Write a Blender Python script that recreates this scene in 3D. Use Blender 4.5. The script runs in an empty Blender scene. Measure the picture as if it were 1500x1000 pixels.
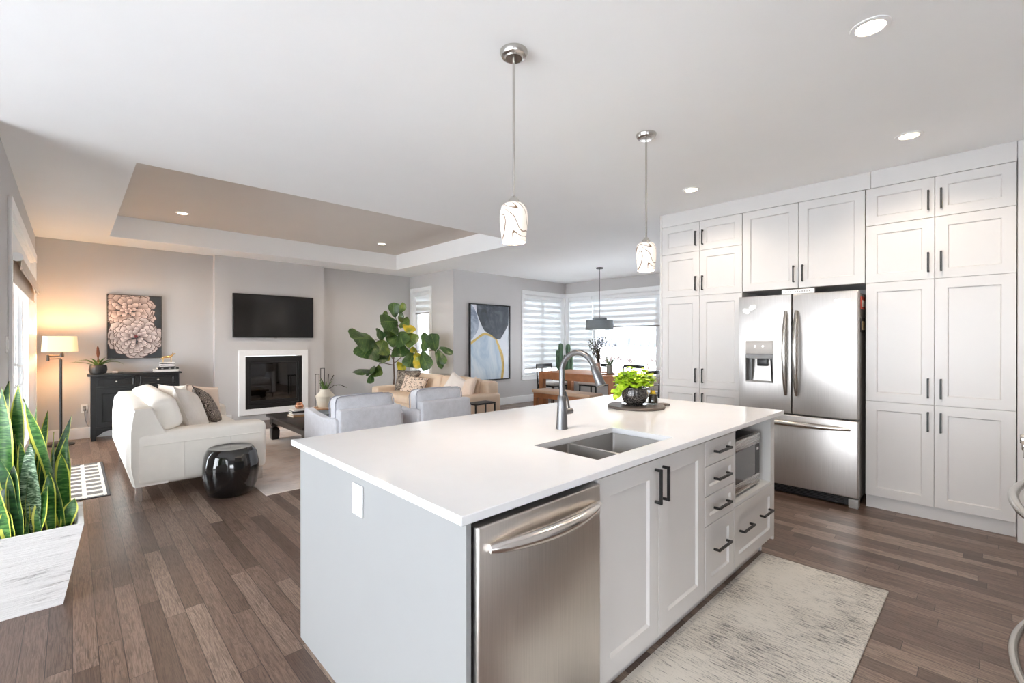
import bpy, bmesh, math, random
from mathutils import Vector, Matrix, noise
PI = math.pi
C = bpy.context.scene.collection
SC = bpy.context.scene

# ------------------------------------------------------------------ camera
H = 1.37
FPX, YAW, PITCH = 675.24, math.radians(43.678), math.radians(-0.1223)
cam_d = bpy.data.cameras.new('camera')
cam = bpy.data.objects.new('camera', cam_d)
C.objects.link(cam)
cam.location = (0, 0, H)
cam.rotation_euler = (PI / 2 + PITCH, 0, -YAW)
cam_d.sensor_fit = 'HORIZONTAL'
cam_d.sensor_width = 36.0
cam_d.lens = FPX / 1500.0 * 36.0
cam_d.clip_start = 0.02
cam_d.clip_end = 500
SC.camera = cam

# ------------------------------------------------------------------ exposure, sky
SC.view_settings.view_transform = 'Standard'
SC.view_settings.look = 'None'
SC.view_settings.gamma = 1.0
SC.view_settings.use_curve_mapping = False
SC.view_settings.exposure = 1.95
SC.cycles.use_denoising = True
SC.cycles.max_bounces = 14
SC.cycles.diffuse_bounces = 9
SC.cycles.glossy_bounces = 5
SC.cycles.transparent_max_bounces = 16
SC.cycles.sample_clamp_indirect = 8.0
SC.cycles.caustics_reflective = False
SC.cycles.caustics_refractive = False

world = bpy.data.worlds.new('overcast_sky')
SC.world = world
world.use_nodes = True
wn = world.node_tree
wbg = wn.nodes['Background']
wbg.inputs['Color'].default_value = (0.90, 0.95, 1.0, 1)
wbg.inputs['Strength'].default_value = 3.8


def lamp(name, kind, loc, energy, color=(1, 1, 1), rot=(0, 0, 0), **kw):
    d = bpy.data.lights.new(name, kind)
    d.energy = energy
    d.color = color
    for k, v in kw.items():
        setattr(d, k, v)
    o = bpy.data.objects.new(name, d)
    o.location = loc
    o.rotation_euler = rot
    C.objects.link(o)
    return o


def portal(name, loc, rot, sx, sy):
    o = lamp(name, 'AREA', loc, 1.0, rot=rot, shape='RECTANGLE', size=sx, size_y=sy)
    o.data.cycles.is_portal = True
    return o


# openings for daylight, the two hall ones unseen and added for fill (portals only help sampling the sky)
portal('portal_patio', (-0.47, 6.85, 1.2), (0, -PI / 2, 0), 2.3, 3.1)
portal('portal_living', (5.46, 8.35, 1.4), (0, PI / 2, 0), 2.0, 0.62)
portal('portal_dining_n', (7.9, 7.32, 1.5), (-PI / 2, 0, 0), 1.3, 1.9)
portal('portal_dining_e', (8.8, 5.3, 1.5), (0, PI / 2, 0), 1.9, 3.6)
portal('portal_hall_w', (-3.12, 1.6, 1.15), (0, -PI / 2, 0), 2.1, 5.4)
portal('portal_hall_s', (-1.4, -3.12, 0.65), (PI / 2, 0, 0), 2.6, 1.1)

# ------------------------------------------------------------------ geometry helpers
FW = Vector((math.sin(YAW) * math.cos(PITCH), math.cos(YAW) * math.cos(PITCH), math.sin(PITCH)))
RT = Vector((math.cos(YAW), -math.sin(YAW), 0))
UP = RT.cross(FW)


def at(px, py, d):
    """point of the room seen at (px, py) that lies d metres deep"""
    return Vector((0, 0, H)) + d * (FW + RT * ((px - 750) / FPX) - UP * ((py - 500) / FPX))


def srgb(r, g, b):
    def f(c):
        c /= 255.0
        return c / 12.92 if c <= 0.04045 else ((c + 0.055) / 1.055) ** 2.4
    return (f(r), f(g), f(b), 1.0)


class B:
    """collects shapes into one mesh"""
    def __init__(self, M=None):
        self.bm = bmesh.new()
        self.M = M or Matrix.Identity(4)
        self.uv = None
        self.col = None

    def v(self, p):
        return self.bm.verts.new(self.M @ Vector(p))

    def face(self, vs):
        try:
            return self.bm.faces.new(vs)
        except ValueError:
            return None

    def box(self, x0, x1, y0, y1, z0, z1, bev=0.0, seg=2):
        x0, x1 = sorted((x0, x1)); y0, y1 = sorted((y0, y1)); z0, z1 = sorted((z0, z1))
        vs = [self.v((x, y, z)) for x in (x0, x1) for y in (y0, y1) for z in (z0, z1)]
        fs = [self.face([vs[i] for i in q]) for q in
              ((0, 1, 3, 2), (4, 6, 7, 5), (0, 4, 5, 1), (2, 3, 7, 6), (0, 2, 6, 4), (1, 5, 7, 3))]
        if bev > 0:
            es = list({e for f in fs for e in f.edges})
            bmesh.ops.bevel(self.bm, geom=es, offset=bev, segments=seg, profile=0.5, affect='EDGES', clamp_overlap=True)
        return self

    def rbox(self, x0, x1, y0, y1, z0, z1, r, bulge=(0, 0, 0), n=5, k=3):
        """soft rounded box, faces puffed out by bulge"""
        h = Vector((x1 - x0, y1 - y0, z1 - z0)) / 2
        c = Vector((x0 + x1, y0 + y1, z0 + z1)) / 2
        r = min(r, min(h) * 0.999)

        def ts(a):
            s = [-a + r * (1 - math.cos(i / k * PI / 2)) * 1.0 for i in range(k)]
            m = [-a + r + (2 * a - 2 * r) * i / n for i in range(n + 1)]
            return s + m + [-q for q in reversed(s)]
        T = [ts(h[0]), ts(h[1]), ts(h[2])]
        new = []
        cache = {}

        def vert(p):
            key = tuple(round(q, 6) for q in p)
            if key in cache:
                return cache[key]
            q = Vector([max(-(h[i] - r), min(h[i] - r, p[i])) for i in range(3)])
            d = Vector(p) - q
            w = q + d.normalized() * r if d.length > 1e-9 else Vector(p)
            for i in range(3):
                if bulge[i]:
                    j, l = (i + 1) % 3, (i + 2) % 3
                    w[i] += bulge[i] * (w[i] / h[i]) * max(0, 1 - (w[j] / h[j]) ** 2) * max(0, 1 - (w[l] / h[l]) ** 2)
            cache[key] = self.v(c + w)
            return cache[key]
        for i in range(3):
            j, l = (i + 1) % 3, (i + 2) % 3
            for s in (-1, 1):
                for a in range(len(T[j]) - 1):
                    for b in range(len(T[l]) - 1):
                        qs = []
                        for (u, w) in ((a, b), (a + 1, b), (a + 1, b + 1), (a, b + 1)):
                            p = [0, 0, 0]
                            p[i] = s * h[i]; p[j] = T[j][u]; p[l] = T[l][w]
                            qs.append(vert(p))
                        if s < 0:
                            qs.reverse()
                        if len(set(qs)) == 4:
                            self.face(qs)
        return self

    def rings(self, rings, cap0=True, cap1=True, closed=True):
        R = [[self.v(p) for p in r] for r in rings]
        n = len(R[0])
        for a, b in zip(R, R[1:]):
            for i in range(n if closed else n - 1):
                j = (i + 1) % n
                self.face([a[i], a[j], b[j], b[i]])
        if cap0:
            self.face(list(reversed(R[0])))
        if cap1:
            self.face(R[-1])
        return R

    def lathe(self, prof, c=(0, 0, 0), n=32, cap0=True, cap1=True, sx=1, sy=1):
        cx, cy, cz = c
        self.rings([[(cx + r * sx * math.cos(2 * PI * i / n), cy + r * sy * math.sin(2 * PI * i / n), cz + z) for i in range(n)]
                    for r, z in prof], cap0, cap1)
        return self

    def tube(self, pts, r, n=8, sq=False, cap=True, closed=False):
        pts = [Vector(p) for p in pts]
        rs = r if isinstance(r, (list, tuple)) else [r] * len(pts)
        tang = []
        for i in range(len(pts)):
            if closed:
                t = pts[(i + 1) % len(pts)] - pts[i - 1]
            elif i == 0:
                t = pts[1] - pts[0]
            elif i == len(pts) - 1:
                t = pts[-1] - pts[-2]
            else:
                t = (pts[i + 1] - pts[i]).normalized() + (pts[i] - pts[i - 1]).normalized()
            tang.append(t.normalized())
        ref = Vector((0, 0, 1)) if abs(tang[0].z) < 0.9 else Vector((1, 0, 0))
        nrm = (ref - tang[0] * ref.dot(tang[0])).normalized()
        out = []
        for p, t, q in zip(pts, tang, rs):
            nrm = (nrm - t * nrm.dot(t)).normalized()
            bi = t.cross(nrm)
            out.append([p + (nrm * math.cos(2 * PI * i / n + (PI / 4 if sq else 0)) + bi * math.sin(2 * PI * i / n + (PI / 4 if sq else 0))) * q
                        for i in range(n)])
        if closed:
            out.append(out[0])
            self.rings(out, False, False)
        else:
            self.rings(out, cap, cap)
        return self

    def bar(self, p0, p1, w, t, up=(0, 0, 1)):
        """square bar from p0 to p1, w wide and t thick"""
        p0, p1, up = Vector(p0), Vector(p1), Vector(up)
        d = (p1 - p0).normalized()
        s = d.cross(up).normalized()
        u = s.cross(d)
        q = [s * w / 2 + u * t / 2, -s * w / 2 + u * t / 2, -s * w / 2 - u * t / 2, s * w / 2 - u * t / 2]
        self.rings([[p0 + a for a in q], [p1 + a for a in q]])
        return self

    def prism(self, poly, f, a, b):
        """polygon poly[(u,w)] pulled from a to b; f(u,w,a) gives the point"""
        A = [self.v(f(u, w, a)) for u, w in poly]
        D = [self.v(f(u, w, b)) for u, w in poly]
        n = len(poly)
        self.face(list(reversed(A)))
        self.face(D)
        for i in range(n):
            j = (i + 1) % n
            self.face([A[i], A[j], D[j], D[i]])
        return self

    def sheet(self, grid, uvs=None):
        """open grid of points with uv"""
        if self.uv is None:
            self.uv = self.bm.loops.layers.uv.new('UVMap')
        G = [[self.v(p) for p in row] for row in grid]
        m, n = len(G), len(G[0])
        for i in range(m - 1):
            for j in range(n - 1):
                f = self.face([G[i][j], G[i][j + 1], G[i + 1][j + 1], G[i + 1][j]])
                if f:
                    for lp, (a, b) in zip(f.loops, ((i, j), (i, j + 1), (i + 1, j + 1), (i + 1, j))):
                        lp[self.uv].uv = (b / (n - 1), a / (m - 1))
        return self

    def poly(self, pts, cols):
        if self.col is None:
            self.col = self.bm.loops.layers.float_color.new('Col')
        f = self.face([self.v(p) for p in pts])
        if f:
            for lp, c in zip(f.loops, cols):
                lp[self.col] = (c[0], c[1], c[2], 1)
        return self

    def build(self, name, m, parent=None, smooth=True, ang=38, kind=None, label=None):
        bm = self.bm
        bmesh.ops.recalc_face_normals(bm, faces=bm.faces[:])
        if parent is not None:
            r = parent
            while r.parent is not None:
                r = r.parent
            Mi = (Matrix.Translation(r.location) @ r.rotation_euler.to_matrix().to_4x4()).inverted()
            bm.transform(Mi)
        me = bpy.data.meshes.new(name)
        bm.to_mesh(me)
        bm.free()
        for q in (m if isinstance(m, (list, tuple)) else [m]):
            me.materials.append(q)
        if smooth:
            me.shade_smooth()
            me.set_sharp_from_angle(angle=math.radians(ang))
        o = bpy.data.objects.new(name, me)
        C.objects.link(o)
        if parent is not None:
            o.parent = parent
        if kind:
            o['kind'] = kind
        if label:
            o['label'] = label
        return o


def tag(o, label, cat, group=None, kind=None):
    o['label'] = label
    o['category'] = cat
    if group:
        o['group'] = group
    if kind:
        o['kind'] = kind
    return o


def thing(name, label, cat, loc=(0, 0, 0), rz=0, group=None):
    o = bpy.data.objects.new(name, None)
    C.objects.link(o)
    o.empty_display_size = 0.1
    o.location = loc
    o.rotation_euler = (0, 0, rz)
    return tag(o, label, cat, group)


def place(t):
    """matrix of a thing's own frame"""
    return Matrix.Translation(t.location) @ t.rotation_euler.to_matrix().to_4x4()


def dup(root, loc, rz, label, group=None):
    def cp(o, parent):
        c = o.copy()
        C.objects.link(c)
        if parent is not None:
            c.parent = parent
        for ch in list(o.children):
            cp(ch, c)
        return c
    r = cp(root, None)
    r.location = loc
    r.rotation_euler = (0, 0, rz)
    r['label'] = label
    if group:
        r['group'] = group
    return r


def struct(name, b, m, parent=None, **kw):
    o = b.build(name, m, parent, **kw)
    if parent is None:
        o['kind'] = 'structure'
    return o


# ------------------------------------------------------------------ materials
class NT:
    def __init__(self, name):
        self.m = bpy.data.materials.new(name)
        self.m.use_nodes = True
        self.t = self.m.node_tree
        self.p = self.t.nodes['Principled BSDF']
        self.out = self.t.nodes['Material Output']

    def n(self, kind, **kw):
        o = self.t.nodes.new(kind)
        for k, v in kw.items():
            if k.startswith('_'):
                setattr(o, k[1:], v)
        for k, v in kw.items():
            if not k.startswith('_'):
                key = int(k[1:]) if k[0] == 'i' and k[1:].isdigit() else k.replace('__', ' ')
                if isinstance(v, bpy.types.NodeSocket):
                    self.t.links.new(v, o.inputs[key])
                else:
                    o.inputs[key].default_value = v
        return o

    def math(self, op, a, b=None, c=None):
        o = self.t.nodes.new('ShaderNodeMath')
        o.operation = op
        for i, q in enumerate((a, b, c)):
            if q is None:
                continue
            if isinstance(q, bpy.types.NodeSocket):
                self.t.links.new(q, o.inputs[i])
            else:
                o.inputs[i].default_value = q
        return o.outputs[0]

    def mix(self, f, a, b, mode='MIX'):
        o = self.t.nodes.new('ShaderNodeMix')
        o.data_type = 'RGBA'
        o.blend_type = mode
        for i, q in ((0, f), (6, a), (7, b)):
            if isinstance(q, bpy.types.NodeSocket):
                self.t.links.new(q, o.inputs[i])
            else:
                o.inputs[i].default_value = q
        return o.outputs[2]

    def ramp(self, f, stops):
        o = self.t.nodes.new('ShaderNodeValToRGB')
        self.t.links.new(f, o.inputs[0])
        e = o.color_ramp.elements
        while len(e) < len(stops):
            e.new(0.5)
        for q, (p, c) in zip(e, stops):
            q.position = p
            q.color = c if len(c) == 4 else (*c, 1)
        return o.outputs[0]

    def link(self, a, b):
        self.t.links.new(a, b)

    def coord(self, which='Object', scale=(1, 1, 1), rot=(0, 0, 0), loc=(0, 0, 0)):
        tc = self.t.nodes.new('ShaderNodeTexCoord')
        mp = self.n('ShaderNodeMapping', Vector=tc.outputs[which])
        mp.inputs['Scale'].default_value = scale
        mp.inputs['Rotation'].default_value = rot
        mp.inputs['Location'].default_value = loc
        return mp.outputs[0]

    def bump(self, h, strength=0.2, dist=0.01):
        o = self.n('ShaderNodeBump', Height=h, Strength=strength, Distance=dist)
        self.link(o.outputs[0], self.p.inputs['Normal'])


def plain(name, col, rough=0.5, metal=0.0, var=0.03, scale=6.0, bump=0.0, bscale=80, coat=0.0, spec=None, sheen=0.0, emit=None):
    t = NT(name)
    co = t.coord('Object')
    nz = t.n('ShaderNodeTexNoise', Vector=co, Scale=scale, Detail=4.0)
    c = list(col)
    lo = [q * (1 - var) for q in c[:3]] + [1]
    hi = [min(1, q * (1 + var)) for q in c[:3]] + [1]
    t.link(t.ramp(nz.outputs[0], [(0.3, lo), (0.7, hi)]), t.p.inputs['Base Color'])
    t.p.inputs['Roughness'].default_value = rough
    t.p.inputs['Metallic'].default_value = metal
    if spec is not None:
        t.p.inputs['Specular IOR Level'].default_value = spec
    if coat:
        t.p.inputs['Coat Weight'].default_value = coat
        t.p.inputs['Coat Roughness'].default_value = 0.08
    if sheen:
        t.p.inputs['Sheen Weight'].default_value = sheen
    if emit:
        t.p.inputs['Emission Color'].default_value = emit[0]
        t.p.inputs['Emission Strength'].default_value = emit[1]
    if bump:
        nb = t.n('ShaderNodeTexNoise', Vector=co, Scale=float(bscale), Detail=3.0)
        t.bump(nb.outputs[0], bump, 0.004)
    return t.m


def brushed(name, col, rough=0.28, axis='z'):
    t = NT(name)
    sc = (90, 90, 1.2) if axis == 'z' else (1.2, 90, 90) if axis == 'x' else (90, 1.2, 90)
    nz = t.n('ShaderNodeTexNoise', Vector=t.coord('Object', scale=sc), Scale=4.0, Detail=3.0)
    t.link(t.ramp(nz.outputs[0], [(0.3, [q * 0.92 for q in col[:3]]), (0.7, [min(1, q * 1.05) for q in col[:3]])]), t.p.inputs['Base Color'])
    t.p.inputs['Metallic'].default_value = 1.0
    t.link(t.math('MULTIPLY_ADD', nz.outputs[0], 0.12, rough - 0.06), t.p.inputs['Roughness'])
    t.bump(nz.outputs[0], 0.03, 0.002)
    return t.m


def fabric(name, col, var=0.12, weave=260.0, bump=0.25, rough=0.95, mott=14.0):
    t = NT(name)
    co = t.coord('Object')
    nz = t.n('ShaderNodeTexNoise', Vector=co, Scale=mott, Detail=6.0, Roughness=0.65)
    wv = t.n('ShaderNodeTexNoise', Vector=co, Scale=weave, Detail=2.0)
    f = t.math('ADD', t.math('MULTIPLY', nz.outputs[0], 0.5), t.math('MULTIPLY', wv.outputs[0], 0.5))
    t.link(t.ramp(f, [(0.32, [q * (1 - var) for q in col[:3]]), (0.68, [min(1, q * (1 + var)) for q in col[:3]])]), t.p.inputs['Base Color'])
    t.p.inputs['Roughness'].default_value = rough
    t.p.inputs['Sheen Weight'].default_value = 0.25
    t.bump(wv.outputs[0], bump, 0.003)
    return t.m


def emitter(name, col, strength):
    t = NT(name)
    t.p.inputs['Base Color'].default_value = col
    t.p.inputs['Emission Color'].default_value = col
    t.p.inputs['Emission Strength'].default_value = strength
    return t.m


def floor_mat():
    t = NT('oak_floor')
    tc = t.t.nodes.new('ShaderNodeTexCoord')
    s = t.n('ShaderNodeSeparateXYZ', Vector=tc.outputs['Object'])
    W, L = 0.083, 0.95
    u = t.math('DIVIDE', s.outputs[0], W)
    ix = t.math('FLOOR', u)
    fx = t.math('FRACT', u)
    r1 = t.n('ShaderNodeTexWhiteNoise', _noise_dimensions='1D', W=ix).outputs[0]
    vv = t.math('ADD', t.math('DIVIDE', s.outputs[1], L), t.math('MULTIPLY', r1, 7.3))
    iy = t.math('FLOOR', vv)
    fy = t.math('FRACT', vv)
    cmb = t.n('ShaderNodeCombineXYZ', X=ix, Y=iy)
    rnd = t.n('ShaderNodeTexWhiteNoise', _noise_dimensions='2D', Vector=cmb.outputs[0])
    # grain
    off = t.n('ShaderNodeVectorMath', _operation='MULTIPLY_ADD', i0=rnd.outputs[1])
    off.inputs[1].default_value = (7, 31, 0)
    t.link(tc.outputs['Object'], off.inputs[2])
    mp = t.n('ShaderNodeMapping', Vector=off.outputs[0])
    mp.inputs['Scale'].default_value = (26, 1.6, 1)
    g = t.n('ShaderNodeTexNoise', Vector=mp.outputs[0], Scale=1.6, Detail=5.0, Roughness=0.6, Distortion=1.2)
    rng = t.math('FRACT', t.math('MULTIPLY', g.outputs[0], 6.0))
    rng = t.math('ABSOLUTE', t.math('SUBTRACT', rng, 0.5))
    mp2 = t.n('ShaderNodeMapping', Vector=off.outputs[0])
    mp2.inputs['Scale'].default_value = (160, 5, 1)
    g2 = t.n('ShaderNodeTexNoise', Vector=mp2.outputs[0], Scale=1.5, Detail=3.0)
    base = t.ramp(rnd.outputs[0], [(0.0, srgb(92, 73, 63)), (0.35, srgb(117, 96, 84)), (0.65, srgb(130, 108, 95)), (1.0, srgb(158, 137, 122))])
    c = t.mix(t.math('MULTIPLY', rng, 1.1), base, srgb(62, 42, 33))
    c = t.mix(t.math('MULTIPLY', t.math('GREATER_THAN', g2.outputs[0], 0.56), 0.38), c, srgb(48, 33, 27))
    ex = t.math('MINIMUM', fx, t.math('SUBTRACT', 1.0, fx))
    ey = t.math('MINIMUM', fy, t.math('SUBTRACT', 1.0, fy))
    gap = t.math('MAXIMUM', t.math('LESS_THAN', ex, 0.02), t.math('LESS_THAN', ey, 0.0016))
    c = t.mix(t.math('MULTIPLY', gap, 0.8), c, srgb(44, 32, 27))
    t.link(c, t.p.inputs['Base Color'])
    t.link(t.math('MULTIPLY_ADD', g2.outputs[0], 0.16, 0.27), t.p.inputs['Roughness'])
    hgt = t.math('SUBTRACT', t.math('MULTIPLY', g2.outputs[0], 0.35), gap)
    t.bump(hgt, 0.25, 0.002)
    return t.m


def blind_mat(name, tint, period=0.128, sheer=0.05, light=0.05):
    """zebra shade: bands of sheer net and of woven cloth"""
    t = NT(name)
    tc = t.t.nodes.new('ShaderNodeTexCoord')
    s = t.n('ShaderNodeSeparateXYZ', Vector=tc.outputs['Object'])
    f = t.math('FRACT', t.math('DIVIDE', s.outputs[2], period))
    band = t.math('GREATER_THAN', f, 0.52)
    df = t.n('ShaderNodeBsdfDiffuse', Color=tint)
    tr = t.n('ShaderNodeBsdfTranslucent', Color=tint)
    cloth = t.n('ShaderNodeMixShader', Fac=light, i1=df.outputs[0], i2=tr.outputs[0])
    tp = t.n('ShaderNodeBsdfTransparent')
    cloth2 = t.n('ShaderNodeMixShader', Fac=light * 3.4, i1=df.outputs[0], i2=tr.outputs[0])
    net = t.n('ShaderNodeMixShader', Fac=sheer, i1=cloth2.outputs[0], i2=tp.outputs[0])
    mx = t.n('ShaderNodeMixShader', Fac=band, i1=cloth.outputs[0], i2=net.outputs[0])
    t.link(mx.outputs[0], t.out.inputs[0])
    return t.m


def glass_mat(name, tint=(1, 1, 1, 1), refl=0.08):
    t = NT(name)
    tp = t.n('ShaderNodeBsdfTransparent', Color=tint)
    gl = t.n('ShaderNodeBsdfGlossy', Roughness=0.02)
    lw = t.n('ShaderNodeLayerWeight', Blend=0.25)
    f = t.math('MULTIPLY_ADD', lw.outputs['Fresnel'], 0.6, refl * 0.3)
    mx = t.n('ShaderNodeMixShader', Fac=f, i1=tp.outputs[0], i2=gl.outputs[0])
    t.link(mx.outputs[0], t.out.inputs[0])
    return t.m


def shade_mat(name, col, strength, swirl=False):
    """lit lamp shade: translucent cloth or glass around a burning bulb"""
    t = NT(name)
    t.p.inputs['Roughness'].default_value = 0.4
    c = col
    if swirl:
        co = t.coord('Object', scale=(1, 1, 1))
        nz = t.n('ShaderNodeTexNoise', Vector=co, Scale=5.5, Detail=1.0, Distortion=0.6)
        k = t.math('ABSOLUTE', t.math('SUBTRACT', t.math('FRACT', t.math('MULTIPLY', nz.outputs[0], 7.0)), 0.5))
        line = t.math('LESS_THAN', k, 0.07)
        c = t.mix(line, col, srgb(120, 92, 66))
        t.link(c, t.p.inputs['Base Color'])
        t.link(c, t.p.inputs['Emission Color'])
        t.link(t.math('MULTIPLY', t.math('SUBTRACT', 1.0, t.math('MULTIPLY', line, 0.93)), strength), t.p.inputs['Emission Strength'])
    else:
        t.p.inputs['Base Color'].default_value = col
        t.p.inputs['Emission Color'].default_value = col
        t.p.inputs['Emission Strength'].default_value = strength
    return t.m


def streak_rug(name, base, dark, scale=(90, 7, 1), lo=0.55, hi=0.68, rot=0, patches=None, mott=1.6, dens=0.5):
    t = NT(name)
    co = t.coord('Object', scale=scale, rot=(0, 0, rot))
    a = t.n('ShaderNodeTexNoise', Vector=co, Scale=1.0, Detail=5.0, Roughness=0.75)
    b = t.n('ShaderNodeTexNoise', Vector=t.coord('Object'), Scale=mott, Detail=5.0, Roughness=0.6)
    w = t.n('ShaderNodeTexNoise', Vector=t.coord('Object'), Scale=420.0, Detail=1.0)
    f = t.math('ADD', a.outputs[0], t.math('MULTIPLY', t.math('SUBTRACT', b.outputs[0], 0.5), dens))
    f = t.math('ADD', f, t.math('MULTIPLY', t.math('SUBTRACT', w.outputs[0], 0.5), 0.35))
    bc = base
    if patches:
        bc = t.ramp(b.outputs[0], patches)
    m = t.ramp(f, [(lo, (0, 0, 0)), (hi, (1, 1, 1))])
    t.link(t.mix(m, bc, dark), t.p.inputs['Base Color'])
    t.p.inputs['Roughness'].default_value = 0.95
    t.p.inputs['Sheen Weight'].default_value = 0.2
    t.bump(w.outputs[0], 0.4, 0.004)
    return t.m


M = {}
M['wall'] = plain('painted_wall', srgb(199, 196, 195), 0.85, var=0.012, scale=2.0, bump=0.03, bscale=300)
M['ceil'] = plain('painted_ceiling', srgb(243, 243, 243), 0.9, var=0.01, scale=2.0, bump=0.03, bscale=260)
M['tray'] = plain('darker_greige_tray', srgb(210, 203, 197), 0.9, var=0.01, scale=2.0, bump=0.03, bscale=260)  # tray top: greige base colour, darker than the ceiling around it
M['trim'] = plain('white_trim_paint', srgb(240, 240, 240), 0.4, var=0.008)
M['cab'] = plain('white_cabinet_lacquer', srgb(211, 208, 206), 0.32, var=0.008)
M['cab_in'] = plain('cabinet_interior', srgb(214, 213, 212), 0.5, var=0.01)
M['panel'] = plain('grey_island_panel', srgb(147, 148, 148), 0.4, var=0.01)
M['quartz'] = plain('white_quartz', srgb(231, 232, 234), 0.12, var=0.012, scale=9.0, spec=0.5)
M['black'] = plain('matt_black_metal', srgb(20, 20, 21), 0.42, var=0.05)
M['black_gap'] = plain('black_rubber', srgb(18, 18, 19), 0.7)
M['steel'] = brushed('brushed_steel', (0.60, 0.575, 0.555), 0.37, 'z')
M['steel_h'] = brushed('brushed_steel_flat', (0.56, 0.545, 0.53), 0.27, 'x')
M['steel_y'] = brushed('brushed_steel_deep', (0.60, 0.58, 0.56), 0.27, 'y')
M['chrome'] = plain('satin_handle_steel', (0.72, 0.69, 0.66, 1), 0.2, 1.0)
M['nickel'] = plain('brushed_nickel', (0.55, 0.53, 0.50, 1), 0.24, 1.0)
M['gun'] = plain('gunmetal', (0.16, 0.16, 0.165, 1), 0.34, 0.85)
M['greyplastic'] = plain('grey_plastic', srgb(150, 148, 146), 0.4)
M['darkplastic'] = plain('dark_plastic', srgb(22, 22, 24), 0.35)
M['whiteplastic'] = plain('white_plastic', srgb(240, 240, 240), 0.35, var=0.01)
M['floor'] = floor_mat()
M['glass'] = glass_mat('window_glass')
M['vinyl'] = plain('white_vinyl_frame', srgb(232, 234, 236), 0.4, var=0.01)
M['glass_patio'] = glass_mat('tinted_patio_glass', (0.96, 0.97, 0.97, 1))
M['blind'] = blind_mat('zebra_shade_cloth', (0.90, 0.92, 0.93, 1))
M['blind_warm'] = plain('beige_shade_cloth', srgb(214, 198, 184), 0.8, var=0.04, bump=0.2, bscale=400)
M['leather'] = plain('white_leather', srgb(240, 235, 227), 0.38, var=0.025, scale=9, bump=0.06, bscale=220)
M['tan'] = plain('tan_leather', srgb(221, 199, 176), 0.45, var=0.04, scale=7, bump=0.06, bscale=200)
M['greyfab'] = fabric('grey_tweed', srgb(203, 204, 210), 0.14)
M['sinksteel'] = plain('satin_sink_steel', (0.50, 0.49, 0.48, 1), 0.36, 1.0, var=0.04, scale=3)
M['snow'] = plain('snow', (0.86, 0.88, 0.90, 1), 0.9, var=0.04, scale=0.4)
# ------------------------------------------------------------------ the room
CZ = 2.75
YF = 8.80           # far wall
XL = -0.35          # left wall
XR = 5.33           # right wall of the living room
YD = 7.22           # dining wall
XD = 8.68           # dining window wall
TX0, TX1, TY0, TY1, TZ = 0.365, 4.60, 4.60, 8.10, 3.04

struct('floor', B().box(-3.0, 9.0, -3.0, 9.0, -0.12, 0.0), M['floor'])

b = B()
b.box(-3.1, 8.8, -3.1, TY0, CZ, CZ + 0.45)
b.box(-3.1, TX0, TY0, 9.0, CZ, CZ + 0.45)
b.box(TX1, 8.8, TY0, 9.0, CZ, CZ + 0.45)
b.box(TX0, TX1, TY1, 9.0, CZ, CZ + 0.45)
struct('ceiling', b, M['ceil'], smooth=False)
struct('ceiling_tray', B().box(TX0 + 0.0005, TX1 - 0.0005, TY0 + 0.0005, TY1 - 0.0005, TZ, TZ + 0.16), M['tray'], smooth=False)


def wall(name, x0, x1, y0, y1, holes=(), axis='x', mat=None):
    """wall box; axis = the wall runs along x or y; holes = (a0,a1,z0,z1)"""
    b = B()
    a0, a1 = (x0, x1) if axis == 'x' else (y0, y1)

    def put(p, q, z0, z1):
        if q - p > 1e-4 and z1 - z0 > 1e-4:
            if axis == 'x':
                b.box(p, q, y0, y1, z0, z1)
            else:
                b.box(x0, x1, p, q, z0, z1)
    cur = a0
    for (h0, h1, z0, z1) in sorted(holes):
        put(cur, h0, 0, CZ)
        put(h0, h1, 0, z0)
        put(h0, h1, z1, CZ)
        cur = h1
    put(cur, a1, 0, CZ)
    return struct(name, b, mat or M['wall'], smooth=False)


wall('wall_left', XL - 0.15, XL, 4.30, 8.95, [(5.25, 8.45, 0.0, 2.37)], 'y')
wall('wall_far', XL, XR, YF, YF + 0.15, [(2.098, 3.012, 0.21, 1.104)], 'x')
b = B()
b.box(1.665, 2.098, 8.67, YF, 0, CZ)
b.box(3.012, 3.412, 8.67, YF, 0, CZ)
b.box(2.098, 3.012, 8.67, YF, 1.104, CZ)
b.box(2.098, 3.012, 8.67, YF, 0, 0.21)
struct('wall_chimney', b, M['wall'], smooth=False)
wall('wall_right', XR, XR + 0.15, YD, 8.95, [(8.04, 8.67, 0.35, 2.40)], 'y')
wall('wall_dining_north', XR + 0.15, XD + 0.15, YD, YD + 0.15, [(7.28, 8.60, 0.60, 2.40)], 'x')
wall('wall_dining_east', XD, XD + 0.15, 2.60, YD, [(3.60, 7.14, 0.60, 2.40)], 'y')
wall('wall_dining_south', 5.36, XD, 2.45, 2.60, axis='x')
wall('wall_kitchen_east', 5.36, 5.51, -0.90, 2.45, axis='y')
wall('wall_kitchen_south', 1.10, 5.36, -0.90, -0.75, axis='x')
wall('wall_hall_return', 0.95, 1.10, -3.0, -0.75, axis='y')
wall('wall_hall_south', -3.0, 0.95, -3.15, -3.0, [(-2.7, -0.1, 0.10, 1.20)], 'x')
wall('wall_hall_west', -3.15, -3.0, -3.0, 4.45, [(-1.1, 4.2, 0.10, 2.20)], 'y')
wall('wall_hall_north', -3.0, XL - 0.15, 4.30, 4.45, axis='x')

# skirting boards
BH, BT = 0.155, 0.015


def skirt(name, x0, x1, y0, y1):
    b = B()
    b.box(x0, x1, y0, y1, 0, BH, 0.004, 1)
    struct(name, b, M['trim'])


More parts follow.
